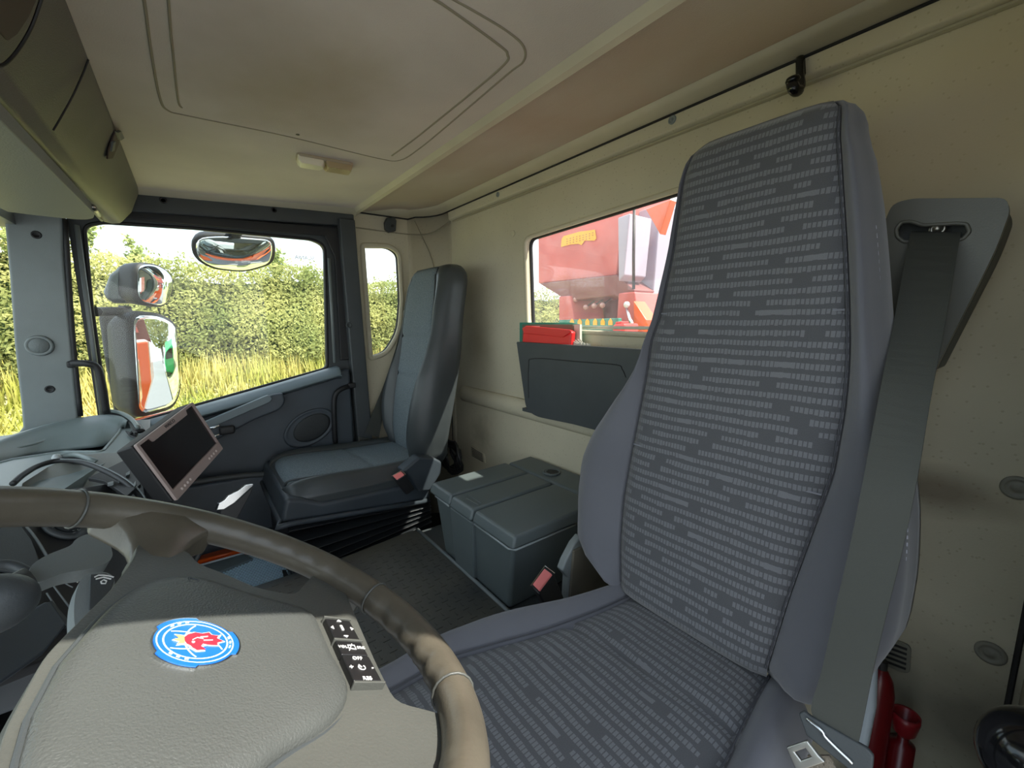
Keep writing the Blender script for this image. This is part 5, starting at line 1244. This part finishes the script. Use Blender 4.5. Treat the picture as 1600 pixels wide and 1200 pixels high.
# cable coil, red tag, extinguisher, jack, black ball
cc_ = thing('cable_coil', 'coil of thick black cable between the passenger seat and the rear wall', 'cable coil', (1.55, -.93, .40))
for k in range(7):
    c = uY(700+k*1.2, 712+k*.5, -.93+.008*k); a0 = .055+.008*(k % 4)
    pts = [c+V((math.cos(t)*a0*1.1, .01*math.sin(3*t+k), math.sin(t)*a0)) for t in [j*.42 for j in range(15)]]
    mesh('cable_loop', bm_tube(pts, .007, 7, True), m_black, cc_, True)
mesh('cable_tail', bm_tube([uY(708, 705, -.96), uY(707, 670, -1.02), uY(706, 640, -1.04)], .003, 6, smoothn=4), m_black, cc_, True)
rt = thing('red_plug', 'small red plug hanging against the rear wall behind the passenger seat', 'plug', uY(707, 700, -1.0))
mesh('plug_body', bm_lathe(uY(707, 706, -1.0), (0, 0, 1), [(0, 0), (.010, .003), (.013, .015), (.010, .028), (.004, .035), (0, .036)], 14), m_red, rt, True)
fe = thing('fire_extinguisher', 'dark red fire extinguisher standing behind the driver seat', 'fire extinguisher', (.128, -.93, .1))
c = uY(1371, 1090, -.93); c.z = .12; top = uY(1370, 1040, -.93).z
mesh('cylinder', bm_lathe(c, (0, 0, 1), [(.020, 0), (.0225, .01), (.0225, top-.12-.045), (.018, top-.12-.02), (.008, top-.12)]), m_redx, fe, True)
mesh('valve', bm_disc(c+V((0, 0, top-.125)), (0, 0, 1), .008, .02), m_black, fe)
jk = thing('bottle_jack', 'dark red bottle jack beside the fire extinguisher', 'jack', (.09, -.95, .1))
c = uY(1411, 1150, -.95); tz = uY(1411, 1112, -.95).z; c.z = .11
mesh('jack_base', bm_lathe(c, (0, 0, 1), [(.026, 0), (.026, .02), (.018, .03), (.018, tz-.11-.06), (.008, tz-.11-.055), (.008, tz-.11-.03)]), m_redx, jk, True)
mesh('jack_saddle', bm_lathe(c, (0, 0, 1), [(.008, tz-.11-.045), (.016, tz-.11-.035), (.020, tz-.11-.01), (.0195, tz-.11), (.016, tz-.11-.002), (.014, tz-.11-.02), (0, tz-.11-.022)]), M('jack_red', (.20, .008, .012), .35), jk, True)
bb = thing('black_grab_knob', 'shiny black rounded handle at the lower right edge of the picture', 'handle', (-.02, -.58, .6))
p = uY(1600, 1165, -.62); bm = bmesh.new(); bmesh.ops.create_uvsphere(bm, u_segments=28, v_segments=16, radius=1)
for v in bm.verts: v.co = V((p.x-.012+v.co.x*.045, p.y+v.co.y*.045, p.z-.01+v.co.z*.048))
mesh('handle_knob', bm, m_gloss, bb, True)
mesh('handle_bar', bm_tube([(p.x-.03, p.y+.01, p.z-.03), (p.x-.06, p.y+.05, p.z-.3)], .02, 10), m_black, bb, True)
tr_ = thing('seat_side_trim', 'pale grey curved plastic shell behind the lower end of the driver belt', 'trim', uY(1350, 1100, -.70))
mesh('shell', bm_prism([uY(x, y, -.72) for x, y in [(1360, 1020), (1374, 1035), (1372, 1100), (1356, 1178), (1330, 1200), (1330, 1100)]], (0, .02, 0)), M('pale_shell', (.28, .32, .35), .5), tr_, bevel=.006)

# ================================================================== STEERING WHEEL
TA = math.radians(31); WC = V((.36, .025, .925)); wn = V((0, -math.sin(TA), math.cos(TA))); wv = V((0, math.cos(TA), math.sin(TA))); wu = V((1, 0, 0))
def wf(a, b, h=0): return WC+wu*a+wv*b+wn*h
sw = thing('steering_wheel', 'worn brown-grey steering wheel with a blue and red badge on its hub', 'steering wheel', WC-wn*.08)
RR = .222; tr = .0185
pts = [wf(RR*math.cos(t), RR*math.sin(t), 0) for t in [2*math.pi*k/96 for k in range(96)]]
bm = bmesh.new(); rings = []
for i in range(192):
    t = 2*math.pi*i/192; d = math.degrees(t) % 360
    grip = 1 if (d > 300 or d < 0) else 0
    dd = d-360 if d > 180 else d; wave = .0020*math.cos(t*46) if -103 < dd < -65 else (.0009*math.cos(t*46) if -52 < dd < -8 or 188 < d < 232 else 0)
    cth, sth = math.cos(t), math.sin(t); ring = []
    for k in range(18):
        a = 2*math.pi*k/18; rr = tr*(1.0+.06*math.cos(a)) ; ww = wave*(1 if math.cos(a) < -.55 else 0)
        ring.append(bm.verts.new(wf((RR+math.cos(a)*rr+ww)*cth, (RR+math.cos(a)*rr+ww)*sth, math.sin(a)*tr*.92)))
    rings.append(ring)
for i in range(192):
    for k in range(18): bm.faces.new((rings[i][k], rings[(i+1) % 192][k], rings[(i+1) % 192][(k+1) % 18], rings[i][(k+1) % 18]))
rim = mesh('rim', bm, m_rim, sw, True)
for d in (25, -62.5, -106, 155):
    t = math.radians(d); mesh('rim_seam', bm_tube([wf((RR+math.cos(a)*tr*1.05)*math.cos(t), (RR+math.cos(a)*tr*1.05)*math.sin(t), math.sin(a)*tr*.96) for a in [k*.35 for k in range(18)]], .0013, 5, True), m_spk, sw, True)
def wf(a, b, h=0): return WC+wu*a+wv*b+wn*(h-.0095)
# spokes and hub frame as one shape on each side
half = [(.0, .066), (.045, .059), (.085, .047), (.115, .038), (.150, .037), (.172, .040), (.172, -.006), (.150, -.004), (.130, -.010), (.116, -.026), (.104, -.050), (.094, -.080),
        (.100, -.102), (.122, -.116), (.150, -.138), (.176, -.148), (.165, -.178), (.130, -.200), (.102, -.188), (.088, -.162), (.064, -.156), (.0, -.156)]
# lower spokes run out to the rim and leave the bottom opening
hub = [(0, .068), (.037, .059), (.085, .046), (.125, .039), (.150, .036), (.172, .038), (.172, -.008), (.150, -.014), (.139, -.036), (.115, -.071), (.108, -.108), (.146, -.131), (.176, -.150), (.160, -.190), (.125, -.200), (.134, -.172), (.119, -.170), (.05, -.166), (-.01, -.162), (-.056, -.160), (-.070, -.188), (-.08, -.205), (-.16, -.185), (-.176, -.15), (-.14, -.13), (-.115, -.11), (-.12, -.07), (-.139, -.036), (-.150, -.014), (-.172, -.008), (-.172, .038), (-.15, .052), (-.12, .064), (-.063, .071)]
hub = rpoly(hub, .012, 3)
rows = [(1.0, -.020), (1.0, -.010), (.985, .0), (.96, .003)]
def sink(a, b, h): # the frame lies lower towards the middle
    r = math.hypot(a, b); return wf(a, b, h - .004 - .012*(1-min(1, r/.21)))
mesh('hub_frame', bm_plate(hub, [], lambda a, b, d: sink(a, b, -d+.006), .026), m_spk, sw, bevel=.007, seg=3)
def leg(name, path, w0, w1):
    bm = bmesh.new(); P = smooth_path([wf(*p) for p in path], 6); n = len(P)
    mesh(name, bm_tube(P, .02, 14, rad=lambda q: w0+(w1-w0)*q, flat=.62, up=wn), m_rim if name == 'spoke_sleeve' else m_spk, sw, True)
for s in (1, -1):
    mesh('spoke', bm_loft([[wf(s*(x+0), y0, -.018), wf(s*x, y0, h), wf(s*x, (y0*2+y1)/3, h+.008), wf(s*x, (y0+y1*2)/3, h+.008), wf(s*x, y1, h), wf(s*x, y1, -.018)] for x, y0, y1, h in ((.148, -.003, .036, -.010), (.160, -.004, .038, -.005), (.174, -.006, .042, .000), (.186, -.010, .049, .005), (.198, -.018, .060, .010), (.212, -.030, .076, .0135), (.226, -.03, .078, .012))]), m_rim, sw, bevel=.007, seg=3)
pad = [(0, .064), (.05, .055), (.095, .034), (.121, -.002), (.108, -.035), (.094, -.062), (.084, -.095), (.074, -.114), (.05, -.120), (0, -.122)]
pado = rpoly([(-.015, .061), (.047, .047), (.094, .027), (.117, -.007), (.090, -.062), (.076, -.111), (.060, -.119), (-.002, -.119), (-.045, -.124), (-.077, -.099), (-.097, -.059), (-.113, -.038), (-.132, .005), (-.125, .045), (-.099, .061), (-.058, .064)], [0, .02, .02, .02, .03, .012, .012, 0, .02, .02, .02, .02, .03, .03, .02, 0], 4)
mesh('airbag_pad', bm_pillow(pado, lambda a, b, h: wf(a, b, h-.012), 1, [(1, .008), (.985, .013), (.95, .0165), (.85, .0185), (.65, .020), (.4, .021), (.15, .0215)], base=-.01, c2=(0, -.03)), m_pad, sw, True)
mesh('pad_seam', bm_tube([wf(a*1.008, b*1.008, -.003) for a, b in pado], .0016, 6, True), m_dark, sw)
# column housing below the hub
mesh('hub_back', bm_lathe(wf(0, -.03, -.02), -wn, [(.09, 0), (.08, .03), (.06, .06), (.05, .09), (0, .091)]), m_dark, sw, True)
# button bar at the foot of the pad
def bx4(a0, a1, b0, b1, h0, h1): return bm_hull8(bmesh.new(), [wf(a0, b0, h0), wf(a1, b0, h0), wf(a1, b1, h0), wf(a0, b1, h0)], [wf(a0, b0, h1), wf(a1, b0, h1), wf(a1, b1, h1), wf(a0, b1, h1)])
for a0, a1, nm in ((.022, .056, 'menu_buttons'), (-.002, .019, 'volume_buttons'), (-.037, -.003, 'cruise_buttons')):
    mesh(nm, bx4(a0, a1, -.152, -.125, -.006, .0045), m_btn, sw, bevel=.0012)
for a in (.058, .0205, -.0395): mesh('bar_divider', bx4(a-.0012, a+.0012, -.154, -.124, -.006, .0055), m_spk, sw, bevel=.0006)
H0 = .0047
def wline(pts, r=.00055): return bm_tube([wf(a, b, H0) for a, b in pts], r, 5)
def wmark(pts, r=.00055): mesh('button_symbol', wline(pts, r), m_white, sw)
for (a, b), d in (((.052, -.1385), (1, 0)), ((.027, -.1385), (-1, 0)), ((.040, -.129), (0, 1)), ((.040, -.148), (0, -1))):
    e = (d[1], d[0]); s = .0022; wmark([(a+d[0]*s, b+d[1]*s), (a+e[0]*s, b+e[1]*s), (a-e[0]*s, b-e[1]*s), (a+d[0]*s, b+d[1]*s)])
mesh('button_symbol', bx4(.0365, .0445, -.1395, -.137, .0043, .0052), m_white, sw)
RX, UX = -wv, wu    # print on the buttons reads with its foot towards the camera
# the print stands upright for the driver
text('OFF', 'button_print', (wf(-.0075, -.1385, H0), wv*-1, wu), .0058, m_white, sw)
text('RES', 'button_print', (wf(-.0345, -.1385, H0), wv*-1, wu), .0058, m_white, sw)
text('+', 'button_print', (wf(-.020, -.1285, H0), wv*-1, wu), .008, m_white, sw)
text('-', 'button_print', (wf(-.020, -.1490, H0), wv*-1, wu), .008, m_white, sw)
wmark([(-.020+.0032*math.cos(t), -.1385+.0032*math.sin(t)) for t in [k*.5 for k in range(1, 12)]]); wmark([(-.020, -.1385), (-.0165, -.1365)])
text('VOL', 'button_print', (wf(.009, -.1295, H0), wv*-1, wu), .0048, m_white, sw)
text('SRC', 'button_print', (wf(.009, -.148, H0), wv*-1, wu), .0048, m_white, sw)
wmark([(.012, -.142), (.012, -.135), (.007, -.135), (.006, -.142), (.012, -.142)]); wmark([(.014, -.140), (.004, -.1345)])
# pressed marks on the pad
for a, s in ((.094, 1), (-.093, 1)):
    hz = .0072
    g = [[(a-.004, -.012), (a+.004, -.010), (a+.005, -.008)], [(a-.004, -.010), (a-.001, -.004), (a+.003, -.006), (a+.0035, -.010)]]
    text('D', 'pressed_mark', (wf(a, -.008, .0062), -wv, wu), .014, m_dark, sw, .0006)
# badge
bc = (-.005, -.007)
def bf(x, y, h=0):   # badge frame: x right, y up for the driver
    return wf(bc[0]+x, bc[1]+y, .0095+h)
def rosette(R, lob): return [(R*(1+lob*max(0, math.cos(3*(t-math.pi/6)))**.5*.0+lob*(1 if (math.degrees(t) % 120) < 62 else 0))*math.cos(t+math.radians(-1)), R*(1+lob*(1 if (math.degrees(t) % 120) < 62 else 0))*math.sin(t+math.radians(-1))) for t in [2*math.pi*k/90 for k in range(90)]]
def bplate(o, h0, h1, mat, nm): return mesh(nm, bm_hull8(bmesh.new(), [bf(a, b, h0) for a, b in o], [bf(a, b, h1) for a, b in o]), mat, sw)
bplate(rosette(.0275, .10), -.003, .0010, m_chr, 'badge_rim'); bplate(rosette(.0262, .10), .0, .0014, m_blue, 'badge_face')
def ringc(cx, cy, R, r, nm='badge_ring', a0=0, a1=2*math.pi, n=40):
    mesh(nm, bm_tube([bf(cx+R*math.cos(a0+(a1-a0)*k/n), cy+R*math.sin(a0+(a1-a0)*k/n), .0014) for k in range(n+1)], r, 5, flat=.5, up=wn), M('badge_silver', (.60, .72, .88), .3) if 'badge_silver' not in bpy.data.materials else bpy.data.materials['badge_silver'], sw)
ringc(0, 0, .0205, .0006); ringc(0, 0, .0245, .0005)
for k in range(3):
    t = math.radians(90+120*k); ringc(.021*math.cos(t+math.pi), .021*math.sin(t+math.pi), .0285, .0006, a0=t-.72, a1=t+.72)
for k in range(3): 
    for ch_i in range(3):
        t = math.radians(30+120*k+(ch_i-1)*14); mesh('badge_mark', bm_tube([bf(.0225*math.cos(t-.05), .0225*math.sin(t-.05), .0016), bf(.0225*math.cos(t+.05), .0225*math.sin(t+.05), .0016)], .0007, 5), bpy.data.materials['badge_silver'], sw)
gh = [(-.004, .006), (.001, .0085), (.004, .0065), (.0065, .004), (.0075, .0), (.0105, .0015), (.0085, -.003), (.0115, -.004), (.0085, -.006), (.010, -.010), (.006, -.0095), (.0055, -.0145), (.0025, -.012), (-.0005, -.0155), (-.0025, -.0115), (-.0055, -.0125), (-.0045, -.008), (-.0065, -.0045), (-.0045, -.002), (-.0085, -.0015), (-.0105, .001), (-.0085, .003), (-.010, -.0035), (-.0065, -.001), (-.0055, .003)]
gh = [(-.0045, .0055), (.001, .0075), (.005, .005), (.0075, .001), (.0068, -.003), (.0085, -.007), (.006, -.0085), (.0055, -.0125), (.0025, -.0115), (.000, -.0150), (-.0018, -.0115), (-.0045, -.0115), (-.0045, -.0065), (-.0035, -.0035), (-.0065, -.0020), (-.0095, -.0045), (-.0105, .000), (-.0080, .0025), (-.0060, .0035)]
gh = [(a*1.15, b*1.15) for a, b in gh]
def star(o, s): c = (sum(p[0] for p in o)/len(o), sum(p[1] for p in o)/len(o)); return [(c[0]+(a-c[0])*s, c[1]+(b-c[1])*s) for a, b in o]
mesh('griffin_outline', bm_plate(star(gh, 1.13), [], lambda a, b, d: bf(a, b, .0015+d), .0004), m_white, sw)
mesh('griffin_head', bm_plate(gh, [], lambda a, b, d: bf(a, b, .0019+d), .0005), m_redp, sw)
cw = [(-.0045, .0078), (-.0060, .0125), (-.0030, .0105), (-.001, .0145), (.0010, .0108), (.0045, .0135), (.0040, .0082)]
mesh('crown_outline', bm_plate(star(cw, 1.25), [], lambda a, b, d: bf(a, b, .0015+d), .0004), m_white, sw)
mesh('crown', bm_plate(cw, [], lambda a, b, d: bf(a, b, .0019+d), .0005), m_gold, sw)
mesh('griffin_eye', bm_disc(bf(-.0035, .0025, .0024), wn, .0011, .0003, 10), m_white, sw)
bm = bmesh.new()
for l in ([(-.001, .003), (.002, 0), (.001, -.004)], [(.003, -.002), (.004, -.007)], [(-.001, -.004), (0, -.010)]): bm_tube([bf(a, b, .0025) for a, b in l], .0004, 4, bm=bm)
mesh('griffin_lines', bm, m_white, sw)
